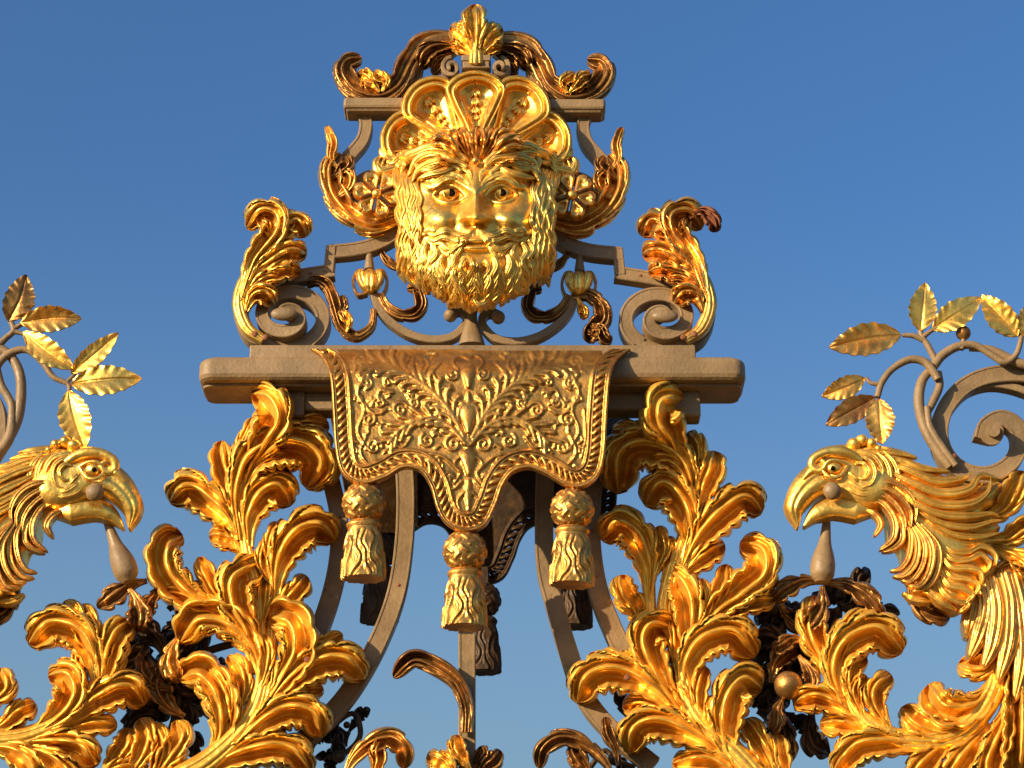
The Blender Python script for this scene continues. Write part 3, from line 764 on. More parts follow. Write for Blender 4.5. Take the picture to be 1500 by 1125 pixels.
def crest_side(s_, side, sg):
    f = F(s_, 3)
    # flat shelf
    t = thing('crest_shelf', '%s short iron shelf bar beside the shell crown' % side, 'iron shelf', f([(545,165,0)])[0], 'iron shelf bars of the crest')
    y = 142 if not s_ else 144
    X = sorted([P(f([(503,0)])[0][0], y, 20)[0], P(f([(604,0)])[0][0], y, 20)[0]])
    za = P(545, y, 20)[2]; zc = P(545, y+15, 20)[2]
    mb = MB(); plan_stack(mb, X[0], X[1], -20*S, -20*S+.085, [(za, .005), (za-.003, .001), (za-.008, 0), (zc+.008, 0), (zc+.002, .003), (zc, .008), (zc-.006, .012)], r=.01)
    mb.build('shelf_bar', PAINT, t)
    irons('crest_strut', 'S curved iron strut under the %s crest shelf' % side, 'iron strut', f([(500,240,0)])[0],
          [('strut_face', f([(531,162),(536,180),(531,203),(516,222),(500,240),(492,262)]), 19, 18, 0)], 'S curved struts of the crest')
    irons('crest_post', 'leaning iron post rising from the %s crest shelf to the crown' % side, 'iron post', f([(605,140,0)])[0],
          [('post_face', [q for q in f([(618,70,12),(611,105,16),(602,145,22)])], 16, 14, -4)], 'leaning posts of the crest')
    # ring round the rosette
    c0 = f([(549,286)])[0]
    ring = [(c0[0]+32*math.cos(a), c0[1]+31*math.sin(a)) for a in np.linspace(0, 2*math.pi*1.02, 20)]
    irons('crest_ring', 'iron ring behind the %s rosette' % side, 'iron ring', (c0[0], c0[1]+32, 0), [('ring_face', ring, 15, 16, -6)], 'iron rings behind the rosettes')
    # stepped scroll bar
    irons('stepped_bar', 'stepped and curved iron bar from the face to the %s volute' % side, 'iron bar', f([(520,375,0)])[0],
          [('bar_face', f([(606,306),(592,326),(574,344),(548,357),(520,364),(480,368)]), 20, 20, -2),
           ('step_face', f([(485,360),(481,398)]), 15, 20, -1.4),
           ('arm_face', f([(489,395),(462,399),(432,404),(400,410)]), 19, 20, -2)], GC)
    # bottom volute, each turn standing further out
    sp_ = [(392,350+40)] if False else None
    t = thing('volute', 'spiral iron volute resting on the plinth at the %s end' % side, 'volute', f([(420,505,0)])[0], 'spiral volutes on the plinth')
    cx, cy = 416, 461
    pts = []; ws = []
    n = 60
    for k in range(n):
        a = R(95)+R(-560)*k/(n-1)      # start bottom, run anticlockwise in the picture
        r = 43*(1-k/(n-1))**.75+5
        ex = 1.18
        pts.append((cx+(8*(1-k/n))+r*ex*math.cos(a)*1.0, cy+r*.93*math.sin(a)))
    rise = np.linspace(0, 1, n)
    base = [(350,440),(356,472),(378,494)]
    pp = base+pts[3:]
    hts = [-2]*3+[(-2+30*(k/(n-1))**1.2) for k in range(3, n)]
    cc = crv(f([q+(21-3*(i/len(pp)), h_) for i, (q, h_) in enumerate(zip(pp, hts))]), 200)
    mb = MB(); bar(mb, cc[:, :3], 18, 30, cc[:, 3], n=200); mb.build('spiral', PAINT, t)
    bx = f([(416,460)])[0]
    mb = MB(); ball(mb, bx[0], bx[1], 26, 17, sy=.45, sz=.62, sx=1.15); mb.build('boss', PAINT, t)
    # tray bar with bud
    irons('cradle_bar', '%s half of the curved iron cradle under the chin' % side, 'iron bar', f([(600,490,0)])[0],
          [('bar_face', f([(546,425),(555,450),(572,470),(600,488),(632,496),(662,492),(680,476),(684,462),(674,452),(660,456)]), 11, 18, 0)], 'curved cradle bars under the chin')
    bx = f([(660,462)])[0]
    mb = MB(); ball(mb, bx[0], bx[1], 2, 10, sy=1.2)
    tag(mb.build('scroll_knob', PAINT), 'round iron scroll knob under the %s side of the beard' % side, 'knob', 'scroll knobs under the beard')
    t = thing('leaf_bud', 'gilded three lobed bud with side loops hanging %s of the beard' % side, 'bud', f([(542,430,0)])[0], 'gilded buds under the stepped bars')
    mb = MB()
    for dx, w_ in ((-13, 8), (0, 10), (13, 8)):
        lock(mb, f([(542,428),(542+dx*.9,408),(542+dx,393)]), w_, 8-abs(dx)*.3, k=1.1, nu=24, nv=11, t0=.45, t1=.7)
    mb.build('petal', GOLD, t)
    for dx in (-1, 1):
        mb = MB(); bar(mb, f([(542+dx*4,428),(542+dx*18,430),(542+dx*25,412),(542+dx*19,396),(542+dx*10,396)]), 4, 14, 0, inc=False); mb.build('side_loop', BRONZE, t)
    mb = MB(); tube(mb, f([(541,368),(541,395)]), [4,8], h=-8); mb.build('stalk', PAINT, t)
pair(crest_side)

# chin pedestal and centre
t = thing('chin_pedestal', 'waisted iron pedestal between the two scroll knobs under the chin', 'pedestal', (692,508,0))
mb = MB(); tube(mb, [(691,450),(691,462),(691,476),(691,494),(691,506)], [10,8,11,16,20], h=-2, squash=.7); mb.build('shaft', PAINT, t)

# top capital
t = thing('crown_capital', 'small iron capital with two volutes under the top leaf finial', 'capital', (697,112,0))
X0 = P(676,80,30)[0]; X1 = P(719,80,30)[0]; zt = P(697,80,30)[2]; zq = P(697,88,30)[2]; zr = P(697,99,30)[2]
mb = MB(); plan_stack(mb, X0, X1, -30*S, -30*S+.07, [(zt, .002), (zt-.002, 0), (zq, 0), (zq-.002, .004), (zr+.008, .004), (zr+.002, .0), (zr, .002)], r=.004); mb.build('abacus', PAINT, t)
for sx, dx in ((-1, 661), (1, 733)):
    pts = []
    for k in range(40):
        a = R(-90)+sx*R(500)*k/39*1; r = 12*(1-k/39)**.8+2
        pts.append((dx+r*math.cos(a)*(1), 97+r*math.sin(a), 6))
    mb = MB(); bar(mb, pts, 6, 30, np.linspace(16, 30, 8), n=90, inc=False); mb.build('volute', PAINT, t)
mb = MB(); tube(mb, [(697,94),(697,112)], [20,16], h=10, squash=.6); mb.build('neck', PAINT, t)

# finials standing under the beaks
for pts, lab in (([(150,748),(160,772),(172,805),(182,830),(189,852)], 'pear shaped iron finial under the beak of the left eagle head'),
                 ([(1211,748),(1210,775),(1207,808),(1205,832),(1204,853)], 'pear shaped iron finial under the beak of the right eagle head')):
    mb = MB(); tube(mb, pts, [5,5.5,6,6.6,7.4,8.6,10.5,13.5,16,17.5,17.5,16,9], n=70, m=28, h=0)
    tag(mb.build('finial', PAINT), lab, 'finial', 'pear shaped finials')

# right outer scroll
t = thing('iron_scroll', 'large spiral iron scroll behind the neck of the right eagle head', 'scroll', (1430,700,0))
mb = MB(); bar(mb, [(1540,556),(1500,546),(1450,549),(1412,566),(1385,598),(1377,635),(1388,668),(1415,690),(1450,694),(1480,678),(1495,650),(1490,624),(1468,612),(1446,622),(1440,642)], 25, 24, [-12,-12,-12,-10,-8,-4,2,10,16], n=140); mb.build('spiral', PAINT, t)
mb = MB(); tube(mb, [(1451,637,-10),(1453,634,28)], [17,17], n=4, m=30); mb.build('spiral_core', PAINT, t)
mb = MB(); tube(mb, [(1455,633,26),(1456,631,36)], [9,8.5], n=4, m=24); mb.build('spiral_boss', PAINT, t)
mb = MB(); bar(mb, [(1396,592),(1418,572),(1450,562),(1485,566),(1530,582)], 10, 20, -18, inc=False); mb.build('inner_rib', PAINT, t)
mb = MB(); ball(mb, 1398, 668, 4, 4, sy=.5, m=10); mb.build('bolt', RUST, t)
# left edge scroll sliver
irons('iron_scroll', 'sliver of a spiral iron scroll at the left edge behind the laurel twigs', 'scroll', (-8,660,0),
      [('spiral', [(-30,560),(-8,590),(-2,620),(-8,655),(-40,690)], 22, 22, -16)])

# ------------------------------------------------------------------ curled ribbon leaves of the crest
def ribbon_leaf(label, pts, hw, h, M, group, name='curled_leaf', extra=(), thick=4, **kw):
    t = thing(name, label, 'curled leaf', tuple(pts[0][:2])+(0,), group)
    mb = MB(); frond(mb, pts, hw, h, thick=thick, nu=100, **kw); mb.build('blade', M, t)
    for p_, w_, h_, M_ in extra:
        mb = MB(); frond(mb, p_, w_, h_, thick=thick); mb.build('side_lobe', M_, t)
    return t
def leaves_side(s_, side, sg):
    f = F(s_, 2)
    K = dict(lift=.5, tip=.4, base=.5, peak=.3)
    ribbon_leaf('tarnished, shade-toned arching leaf sweeping from the top finial down over the %s crest shelf' % side,
        f([(688,66),(650,58),(618,68),(600,92),(584,122),(555,138),(522,130),(503,106),(508,88),(530,84)]), 18, 2, BRONZE,
        'arching leaves over the crest shelves', side=sg, N=9, relief=.75, thick=12, extra=[(f([(556,134),(545,120),(536,110),(524,108)])[::1], 12, 16, GOLD), (f([(560,134),(566,118),(556,110),(548,104)]), 10, 14, GOLD), (f([(672,66),(640,66),(622,76),(614,96)]), 15, 10, BRONZE), (f([(668,74),(650,84),(640,92),(634,104)]), 10, 4, BRONZE)], **K)
    ribbon_leaf('long gilded leaf curling round the outside of the %s rosette' % side,
        f([(600,306),(572,322),(540,326),(506,306),(486,276),(484,244),(498,224)]), 19, 4, GOLDW,
        'leaves wrapped round the rosettes', side=sg, N=7, relief=.8, thick=12, extra=[(f([(500,252),(484,232),(486,208),(478,184)]), 8, 6, GOLDW), (f([(492,290),(508,276),(512,258),(500,246)]), 11, 10, GOLDW), (f([(484,262),(502,248),(510,238),(504,226)]), 11, 6, BRONZE)], **K)
    ribbon_leaf('thin dark leaf blade hanging behind the stepped bar on the %s' % side,
        f([(548,345),(556,366),(572,386),(602,396)]), 7, -12, BRONZE, 'thin blades behind the stepped bars', thick=3, N=5)
    ribbon_leaf('hooked tarnished, shade-toned leaf curling in towards the beard on the %s' % side,
        f([(556,430),(566,448),(584,460),(606,460),(618,444),(610,420),(596,422)]), 10, 0, BRONZE, 'hooked leaves beside the beard', thick=9, N=6, base=.6)
pair(leaves_side)
ribbon_leaf('wavy tarnished, shade-toned leaf standing between the left volute and the left bud',
    [(548,452),(544,478),(522,492),(500,478),(490,448),(480,420),(462,410),(449,418)], 10, 0, BRONZE, None, thick=9, N=9, base=.5,
    extra=[([(494,462),(504,450),(504,444),(502,432)], 7, 6, BRONZE), ([(508,486),(512,470),(506,462),(500,452)], 8, 8, GOLD)])
ribbon_leaf('drooping tarnished, shade-toned leaf hanging right of the right bud above the plinth',
    [(840,432),(862,430),(880,444),(884,466),(868,484),(864,500)], 14, 2, BRONZE, None, thick=9, N=6, base=.5,
    extra=[([(846,436),(852,448),(856,458),(852,464)], 8, 8, GOLD), ([(862,486),(878,478),(886,492),(896,500)], 10, 6, BRONZE), ([(868,500),(874,488),(868,480),(862,476)], 9, 10, BRONZE)])
# below the cornice
ribbon_leaf('twisted brown leaf ribbon springing left from the centre post',
    [(682,1072),(682,1035),(668,1000),(640,978),(606,966),(576,992)], 14, 6, BRONZE, None, thick=4, N=5, base=.7, scal=.12, side=1)
G3 = 'small leaves along the bottom edge'
leaf('leaf_tuft', 'small gilded leaf tuft at the foot of the centre post, left side', G3, (660,1125,0),
     [([(690,1130),(676,1110),(668,1095),(668,1076)], 13, 6), ([(680,1150),(662,1128),(650,1116),(626,1104)], 15, 4)], [], h0=0, material=GOLD)
leaf('leaf_tuft', 'small dark leaf tuft at the foot of the centre post, right side', G3, (715,1125,-10),
     [([(696,1130),(702,1112),(708,1102),(706,1092)], 10, -14), ([(696,1145),(710,1122),(722,1112),(732,1098)], 12, -12)], [], h0=0, material=BRONZE)
ribbon_leaf('curled gilded leaf arching at the bottom edge left of the centre post', [(500,1150),(516,1112),(542,1088),(572,1080),(592,1096),(592,1125)], 17, 2, GOLDW, G3, thick=5, N=6,
     extra=[([(540,1150),(552,1118),(552,1098),(560,1082)], 14, 10, GOLDW)])
ribbon_leaf('curled brown leaf arching at the bottom edge right of the centre post', [(905,1150),(884,1112),(852,1086),(818,1080),(794,1098),(790,1125)], 14, 2, BRONZE, G3, thick=5, N=6,
     extra=[([(870,1150),(852,1122),(842,1106),(836,1092)], 15, 8, BRONZE), ([(905,1120),(900,1095),(890,1075),(886,1050)], 10, -10, BRONZE)])

# top leaf finial
leaf('leaf_finial', 'upright gilded leaf finial at the very top of the crest', None, (697,80,0),
     [([(690,82),(676,70),(668,64),(658,66)], 9, 0), ([(706,82),(720,70),(728,66),(738,68)], 9, 0),
      ([(692,82),(684,62),(674,46),(660,38)], 14, 4, dict(side=-1)), ([(704,82),(711,62),(720,48),(736,40)], 14, 4, dict(side=1)),
      ([(697,84),(697,58),(697,32),(697,6)], 17, 10, dict(sweep=.3, N=5, relief=.8))],
     [([(697,92),(697,76),(697,60)], [12,10,4], 10)], h0=20, material=GOLD, thick=6)

# rosettes
def rosette(s_, side, sg):
    f = F(s_, 2); cx, cy = f([(552,284)])[0]
    t = thing('rosette', 'six petalled gilded rosette on the %s side of the face' % side, 'rosette', (cx, cy, 10), 'rosettes beside the face')
    for k in range(6):
        a = R(60*k+12); dx, dy = math.cos(a), math.sin(a); ex, ey = -dy, dx
        o = [(cx+1.1*p*dx+1.1*q*ex, cy+1.1*p*dy+1.1*q*ey) for p, q in [(5*1.0,-2),(14,-7),(23,-11),(30,-8),(32,-2.5),(30,0),(32,2.5),(30,8),(23,11),(14,7),(5,2)]]
        mb = MB(); petal(mb, o, (cx+20*dx, cy+20*dy), [(1,0),(.9,6),(.7,10),(.45,9),(.2,6),(0,5)], 34); mb.build('petal', GOLDW, t)
    mb = MB(); ball(mb, cx, cy, 42, 7.5); mb.build('centre_boss', GOLD, t)
pair(rosette)

# ------------------------------------------------------------------ dark vine work behind the leaves
GV = 'dark rosette vines behind the acanthus leaves'
def vine(label, at, blades, buds, stems):
    t = thing('vine_cluster', label, 'vine', at, GV)
    for p_, r_ in stems:
        mb = MB(); tube(mb, p_, r_, n=40, m=8, h=-70); mb.build('stem', DARKG, t)
    for p_, hw, h_, M in blades:
        mb = MB(); frond(mb, p_, hw, h_, scal=.5, sweep=.1, N=5, pointed=.5, nu=60, nv=21, thick=3, relief=.7); mb.build('leaf_blade', M, t)
    for x, y, r, h_, M in buds:
        mb = MB(); ball(mb, x, y, h_, r, m=12); mb.build('berry', M, t)
def big_leaves(spots):
    return [([(x, y), (x+.34*l*math.cos(a), y+.34*l*math.sin(a)), (x+.34*l*math.cos(a)+.33*l*math.cos(a+.5*c), y+.34*l*math.sin(a)+.33*l*math.sin(a+.5*c)),
              (x+.34*l*math.cos(a)+.33*l*math.cos(a+.5*c)+.33*l*math.cos(a+1.2*c), y+.34*l*math.sin(a)+.33*l*math.sin(a+.5*c)+.33*l*math.sin(a+1.2*c))], hw, -52-i*3, M)
            for i, (x, y, a_, l, c, hw, M) in enumerate(spots) for a in (R(a_),)]
def rnd_blades(boxes, n, hw):
    o = []
    for _ in range(n):
        x0, y0, x1, y1 = boxes[rng.integers(len(boxes))]
        x = rng.uniform(x0, x1); y = rng.uniform(y0, y1); a = rng.uniform(0, 6.28); l = rng.uniform(30, 52); b = a+rng.uniform(-.8, .8)
        o.append(([(x, y), (x+l*.4*math.cos(a), y+l*.4*math.sin(a)), (x+l*.4*math.cos(a)+l*.35*math.cos(b), y+l*.4*math.sin(a)+l*.35*math.sin(b)),
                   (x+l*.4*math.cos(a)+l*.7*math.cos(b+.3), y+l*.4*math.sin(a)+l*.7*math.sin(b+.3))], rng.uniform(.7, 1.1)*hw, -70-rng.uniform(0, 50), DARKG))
    return o
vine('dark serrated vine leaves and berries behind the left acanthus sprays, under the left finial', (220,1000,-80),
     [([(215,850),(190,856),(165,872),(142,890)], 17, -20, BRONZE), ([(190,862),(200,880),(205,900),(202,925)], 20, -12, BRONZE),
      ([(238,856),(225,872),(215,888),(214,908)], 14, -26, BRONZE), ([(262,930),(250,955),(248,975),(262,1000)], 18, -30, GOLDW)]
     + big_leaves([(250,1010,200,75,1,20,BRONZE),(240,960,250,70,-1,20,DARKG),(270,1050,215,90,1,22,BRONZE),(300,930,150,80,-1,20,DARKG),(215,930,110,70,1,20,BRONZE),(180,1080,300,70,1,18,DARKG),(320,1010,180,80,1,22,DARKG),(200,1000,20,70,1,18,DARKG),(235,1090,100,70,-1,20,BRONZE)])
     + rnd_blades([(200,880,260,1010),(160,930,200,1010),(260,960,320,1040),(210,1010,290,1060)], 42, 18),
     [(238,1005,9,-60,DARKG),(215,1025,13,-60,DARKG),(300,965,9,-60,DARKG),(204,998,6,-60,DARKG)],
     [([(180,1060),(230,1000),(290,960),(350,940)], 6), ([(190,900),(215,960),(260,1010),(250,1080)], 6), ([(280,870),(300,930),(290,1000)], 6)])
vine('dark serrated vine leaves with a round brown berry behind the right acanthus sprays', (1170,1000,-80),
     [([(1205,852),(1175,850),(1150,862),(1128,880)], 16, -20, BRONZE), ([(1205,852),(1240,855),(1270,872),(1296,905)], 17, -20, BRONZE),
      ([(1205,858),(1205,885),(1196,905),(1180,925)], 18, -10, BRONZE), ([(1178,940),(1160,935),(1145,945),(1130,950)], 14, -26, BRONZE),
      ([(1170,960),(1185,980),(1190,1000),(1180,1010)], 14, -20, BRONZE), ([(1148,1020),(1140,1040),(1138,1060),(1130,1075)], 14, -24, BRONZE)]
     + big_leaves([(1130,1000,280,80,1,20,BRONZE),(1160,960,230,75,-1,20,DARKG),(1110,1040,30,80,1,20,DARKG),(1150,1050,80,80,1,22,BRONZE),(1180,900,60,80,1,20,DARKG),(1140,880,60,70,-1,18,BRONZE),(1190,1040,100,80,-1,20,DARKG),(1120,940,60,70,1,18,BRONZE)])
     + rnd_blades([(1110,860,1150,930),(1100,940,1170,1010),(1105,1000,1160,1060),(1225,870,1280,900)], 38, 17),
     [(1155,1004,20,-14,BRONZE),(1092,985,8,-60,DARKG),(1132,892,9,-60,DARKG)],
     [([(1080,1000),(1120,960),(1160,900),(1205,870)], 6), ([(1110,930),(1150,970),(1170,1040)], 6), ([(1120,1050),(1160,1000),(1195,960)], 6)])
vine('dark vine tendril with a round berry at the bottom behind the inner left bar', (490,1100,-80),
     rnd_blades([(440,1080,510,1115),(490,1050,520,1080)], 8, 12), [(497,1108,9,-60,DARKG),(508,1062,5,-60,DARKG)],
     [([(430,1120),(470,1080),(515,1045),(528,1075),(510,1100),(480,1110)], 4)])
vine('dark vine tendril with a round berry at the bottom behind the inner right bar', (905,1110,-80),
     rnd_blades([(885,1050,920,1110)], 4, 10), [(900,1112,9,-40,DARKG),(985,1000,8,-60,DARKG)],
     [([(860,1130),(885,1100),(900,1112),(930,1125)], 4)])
# leaf seen deep in shade below the beak finials' level
# ================================================================== the gilded cloth
def cloth(dx, dy, dh, label, M, relief_on=True, dep=0.0):
    CO = [(455,511),(472,523),(483,550),(487,600),(490,650),(497,685),(512,703),(535,709),(565,700),(590,686),(615,690),(630,712),(640,745),
          (655,768),(682,779),(710,770),(727,740),(737,712),(752,692),(775,686),(800,695),(830,712),(855,713),(876,697),(886,665),(890,600),(895,550),(905,526),(924,511)]
    OUT = crv(CO, 400)
    cxm = 686
    def hc(x, y):
        b = 86+4*np.sin((x-500)/70.)*ss(540, 700, y)-50*(1-ss(508, 560, y))**1.6
        return b
    t = thing('cloth', label, 'cloth hanging', (cxm, 705, 80), 'embossed metal cloths')
    off = np.array([dx, dep, 0])
    # border strip with pierced holes
    n = normals2(OUT)        # picture normal; inside is to the left of travel
    sgn = 1 if inside(np.array([OUT[200, 0]+n[200, 0]*10]), np.array([OUT[200, 1]+n[200, 1]*10]), [tuple(q) for q in OUT]+[(690, 500)])[0] else -1
    n = n*sgn
    # smooth the normals so that the inner line does not fold
    k = np.ones(25)/25
    nn = np.stack([np.convolve(np.pad(n[:, i], 12, mode='edge'), k, 'valid') for i in (0, 1)], -1)
    nn /= np.hypot(nn[:, 0], nn[:, 1])[:, None]
    wg = (1-ss(512, 575, OUT[:, 1]))[:, None]
    nn = nn*(1-wg)+wg*np.stack([np.where(OUT[:, 0] < 690, 1., -1.), np.zeros(len(OUT))], -1)
    nn /= np.hypot(nn[:, 0], nn[:, 1])[:, None]
    Lc = np.r_[0, np.cumsum(np.hypot(*np.diff(OUT, axis=0).T))]
    NB = 78                                            # beads round the border
    nS = NB*12; sL = np.linspace(0, Lc[-1], nS+1)
    C = np.stack([np.interp(sL, Lc, OUT[:, i]) for i in (0, 1)], -1)
    Nn = np.stack([np.interp(sL, Lc, nn[:, i]) for i in (0, 1)], -1)
    v = np.linspace(0, 30, 31)
    X = C[:, None, 0]+Nn[:, None, 0]*v; Y = C[:, None, 1]+Nn[:, None, 1]*v
    s_ = (np.arange(nS+1)/12.)[:, None]
    z = 4.2*np.exp(-((v-2.5)/1.9)**2)+2.5*np.exp(-((v-6.3)/1.0)**2)+3.8*np.exp(-((v-26)/2.2)**2)+2*np.exp(-((v-21.5)/.9)**2)
    ph = (s_*1.0+(v[None]-14)/15.) % 1.0
    chan = ss(7, 8.5, v)*(1-ss(19.5, 21, v))
    bead = np.exp(-(np.abs(ph-.5)/.33)**4)
    z = z[None]+chan*(5.5*bead*np.sqrt(np.clip(1-((v-14)/7.5)**2, 0, 1))[None]-1.6)
    A = P(X, Y, hc(X, Y)+z)+off
    ph2 = (s_*1.0+(v[None]-14)/15.) % 1.0
    hole = ((ph2 < .17)|(ph2 > .85)) & (np.abs(v[None]-14) < 2.9)
    mb = MB(); b = mb.verts(A); m_ = A.shape[1]
    I, J = np.meshgrid(np.arange(A.shape[0]-1), np.arange(m_-1), indexing='ij')
    hq = (hole[:-1, :-1] & hole[1:, 1:])
    ok = ~hq; I = I[ok]; J = J[ok]
    mb.f.extend((np.stack([I*m_+J, (I+1)*m_+J, (I+1)*m_+J+1, I*m_+J+1], -1)+b).tolist())
    B = A.copy(); B[..., 1] += 3*S; b = mb.verts(B)
    mb.f.extend((np.stack([I*m_+J, I*m_+J+1, (I+1)*m_+J+1, (I+1)*m_+J], -1)+b).tolist())
    E = A[:, 0]; E2 = B[:, 0].copy(); E2[:, 1] += 5*S; mb.grid(np.stack([E, E2], 0))
    mb.build('pierced_border', M, t)
    # field
    poly = [tuple(q) for q in OUT]
    def hf(x, y, d):
        g = .9*np.sin(x*1.9+3*np.sin(y*.31))*np.sin(y*2.1+2*np.sin(x*.27))
        return hc(x, y)-1.5+.5*g
    mb = MB()
    gx, gy = np.meshgrid(np.arange(452, 932, 1.7), np.arange(510, 784, 1.7), indexing='ij')
    ins = inside(gx, gy, [tuple(q) for q in OUT[::2]]); d, _, _ = near(gx, gy, [tuple(q) for q in OUT[::3]], closed=False)
    ok = ins & (d > 24)
    H = hf(gx, gy, d)
    if relief_on:
        H = H+arabesque(gx, gy, cxm)
    A = P(gx, gy, H)+off
    cell = ok[:-1, :-1] & ok[1:, :-1] & ok[:-1, 1:] & ok[1:, 1:]
    use = ok; idx = np.full(ok.shape, -1); idx[use] = np.arange(use.sum())
    b = mb.verts(A[use]); I, J = np.nonzero(cell)
    q = np.stack([idx[I, J], idx[I+1, J], idx[I+1, J+1], idx[I, J+1]], -1)
    mb.f.extend((q+b).tolist())
    B = A[use].copy(); B[:, 1] += 3*S; b2 = mb.verts(B); mb.f.extend((q[:, ::-1]+b2).tolist())
    mb.build('embossed_field', M, t)
    return t

def arabesque(gx, gy, cx):
    """raised scrollwork of the cloth: tapering strokes, mirrored about the middle"""
    H = np.zeros(gx.shape)
    ax = np.abs(gx-cx)
    st = []
    def s(pts, r0, r1=None, h=3.6): st.append((crv(pts, 26), r0, r0 if r1 is None else r1, h))
    def spiral(x, y, r, a0, turns, w, dirn=1):
        n = 26; k = np.linspace(0, 1, n)
        a = a0+dirn*turns*2*math.pi*k; rr = r*(1-k*.85)
        st.append((np.stack([x+rr*np.cos(a), y+rr*np.sin(a)], -1), w, w*.7, 3.2))
    # vase and stem
    s([(0,603),(0,632)], 12, 4, 7); s([(0,640),(0,652)], 4, 5, 4); s([(0,668),(0,694)], 11, 3, 6); s([(0,704),(0,724)], 3, 6, 4); s([(0,728),(0,748)], 5, 1, 4)
    s([(0,542),(0,566)], 9, 3, 6); s([(0,576),(0,590)], 2, 5, 4); s([(0,524),(12,520),(22,530),(14,542)], 2.6, 1.4)
    # main rising spray: stem and barbs
    main = crv([(6,640),(28,600),(62,566),(104,540),(142,530)], 60)
    st.append((main, 3.6, 2, 5))
    for k in np.linspace(6, 54, 11).astype(int):
        p = main[k]; tdir = main[min(k+2, 59)]-main[k-2]; tdir /= np.hypot(*tdir); nr = np.array([-tdir[1], tdir[0]])
        for sg in (1, -1):
            L_ = 20 if sg > 0 else 17
            q1 = p+tdir*L_*.7+nr*sg*5; q2 = p+tdir*L_*1.3+nr*sg*13; q3 = p+tdir*L_*1.45+nr*sg*21
            s([tuple(p), tuple(q1), tuple(q2), tuple(q3)], 2.2, 3.6, 4.6)
    sec = crv([(4,650),(30,622),(66,612),(98,628),(118,650)], 60)
    st.append((sec, 3.6, 2, 5))
    for k in np.linspace(6, 54, 9).astype(int):
        p = sec[k]; tdir = sec[min(k+2, 59)]-sec[k-2]; tdir /= np.hypot(*tdir); nr = np.array([-tdir[1], tdir[0]])
        for sg in (1, -1):
            q1 = p+tdir*8+nr*sg*4; q2 = p+tdir*21+nr*sg*14
            s([tuple(p), tuple(q1), tuple(q2)], 1.8, 3.4, 4.4)
    spiral(22, 650, 15, R(180), 1.6, 2.6, 1); spiral(34, 575, 10, R(90), 1.5, 2, -1); spiral(22, 548, 9, 0, 1.4, 2, 1)
    spiral(68, 532, 11, R(90), 1.5, 2.1, 1); spiral(100, 600, 12, R(200), 1.6, 2.2, 1); spiral(130, 590, 9, R(0), 1.5, 2, -1)
    spiral(150, 560, 10, R(90), 1.5, 2, 1); spiral(146, 614, 11, R(270), 1.5, 2.1, -1); spiral(138, 655, 12, R(180), 1.6, 2.3, 1)
    spiral(108, 668, 9, R(30), 1.4, 2, -1); spiral(60, 645, 11, R(300), 1.5, 2.1, 1); spiral(80, 590, 9, R(20), 1.5, 2, 1)
    spiral(158, 528, 9, R(0), 1.4, 2, -1); spiral(30, 700, 9, R(180), 1.5, 2, 1); spiral(118, 560, 7, R(180), 1.4, 1.8, 1)
    spiral(160, 585, 7, R(10), 1.4, 1.8, -1); spiral(46, 676, 8, R(100), 1.4, 1.9, -1)
    s([(150,545),(162,575),(152,600),(162,630),(150,655)], 2, 1.4); s([(110,575),(128,572),(132,584),(118,592)], 1.8, 1.4)
    s([(40,530),(52,545),(44,560),(56,556)], 1.9, 1.2); s([(86,524),(92,536),(84,548)], 1.9, 1.2); s([(14,600),(30,585),(46,588)], 2, 1.2)
    s([(120,600),(136,606),(148,598)], 2, 1.2); s([(84,640),(96,655),(112,652),(124,664)], 2.2, 1.3)
    s([(14,690),(26,678),(40,668),(62,664)], 2.4, 1.4); s([(10,705),(22,716),(34,712)], 2.2, 1.2); s([(6,720),(16,734),(12,748)], 2, 1.2)
    s([(6,664),(20,678),(12,692),(20,706)], 2, 1.3); s([(150,640),(158,662),(146,680),(128,682)], 2, 1.3)
    s([(124,524),(116,534),(128,546),(138,540)], 1.8, 1.2); s([(54,524),(46,518),(60,516)], 1.8, 1.2); s([(170,600),(172,640),(166,670)], 1.6, 1.2)
    r2 = np.random.default_rng(3)
    for _ in range(70):                       # small filler sprigs
        x = r2.uniform(8, 172); y = r2.uniform(520, 690 if x > 60 else 740); a = r2.uniform(0, 6.28); L_ = r2.uniform(6, 13)
        s([(x, y), (x+L_*.5*math.cos(a), y+L_*.5*math.sin(a)), (x+L_*math.cos(a+.7), y+L_*math.sin(a+.7))], r2.uniform(.8, 1.6), r2.uniform(1.4,3.4), 2.8)
    for c, r0, r1, h in st:
        m = len(c); x0, x1 = c[:, 0].min()-14, c[:, 0].max()+14; y0, y1 = c[:, 1].min()-14, c[:, 1].max()+14
        sel = (ax > x0) & (ax < x1) & (gy > y0) & (gy < y1)
        if not sel.any(): continue
        px, py = ax[sel], gy[sel]; best = np.zeros(px.shape)
        for i in range(m-1):
            xa, ya = c[i]; xb, yb = c[i+1]; ddx, ddy = xb-xa, yb-ya; L2 = ddx*ddx+ddy*ddy+1e-9
            tt = np.clip(((px-xa)*ddx+(py-ya)*ddy)/L2, 0, 1); dd = np.hypot(px-xa-tt*ddx, py-ya-tt*ddy)
            r = r0+(r1-r0)*(i+tt)/(m-1)
            best = np.maximum(best, h*np.sqrt(np.clip(1-(dd/(r*1.15))**2, 0, 1)))
        H[sel] = np.maximum(H[sel], best)
    return H
cloth(0, 0, 0, 'embossed gilded cloth with pierced rope border hanging over the front of the cornice', CLOTHG)
cloth(.05, 0, 0, 'dark rear cloth with pierced border seen through the gap beneath the front cloth', DARKG, relief_on=False, dep=.44)

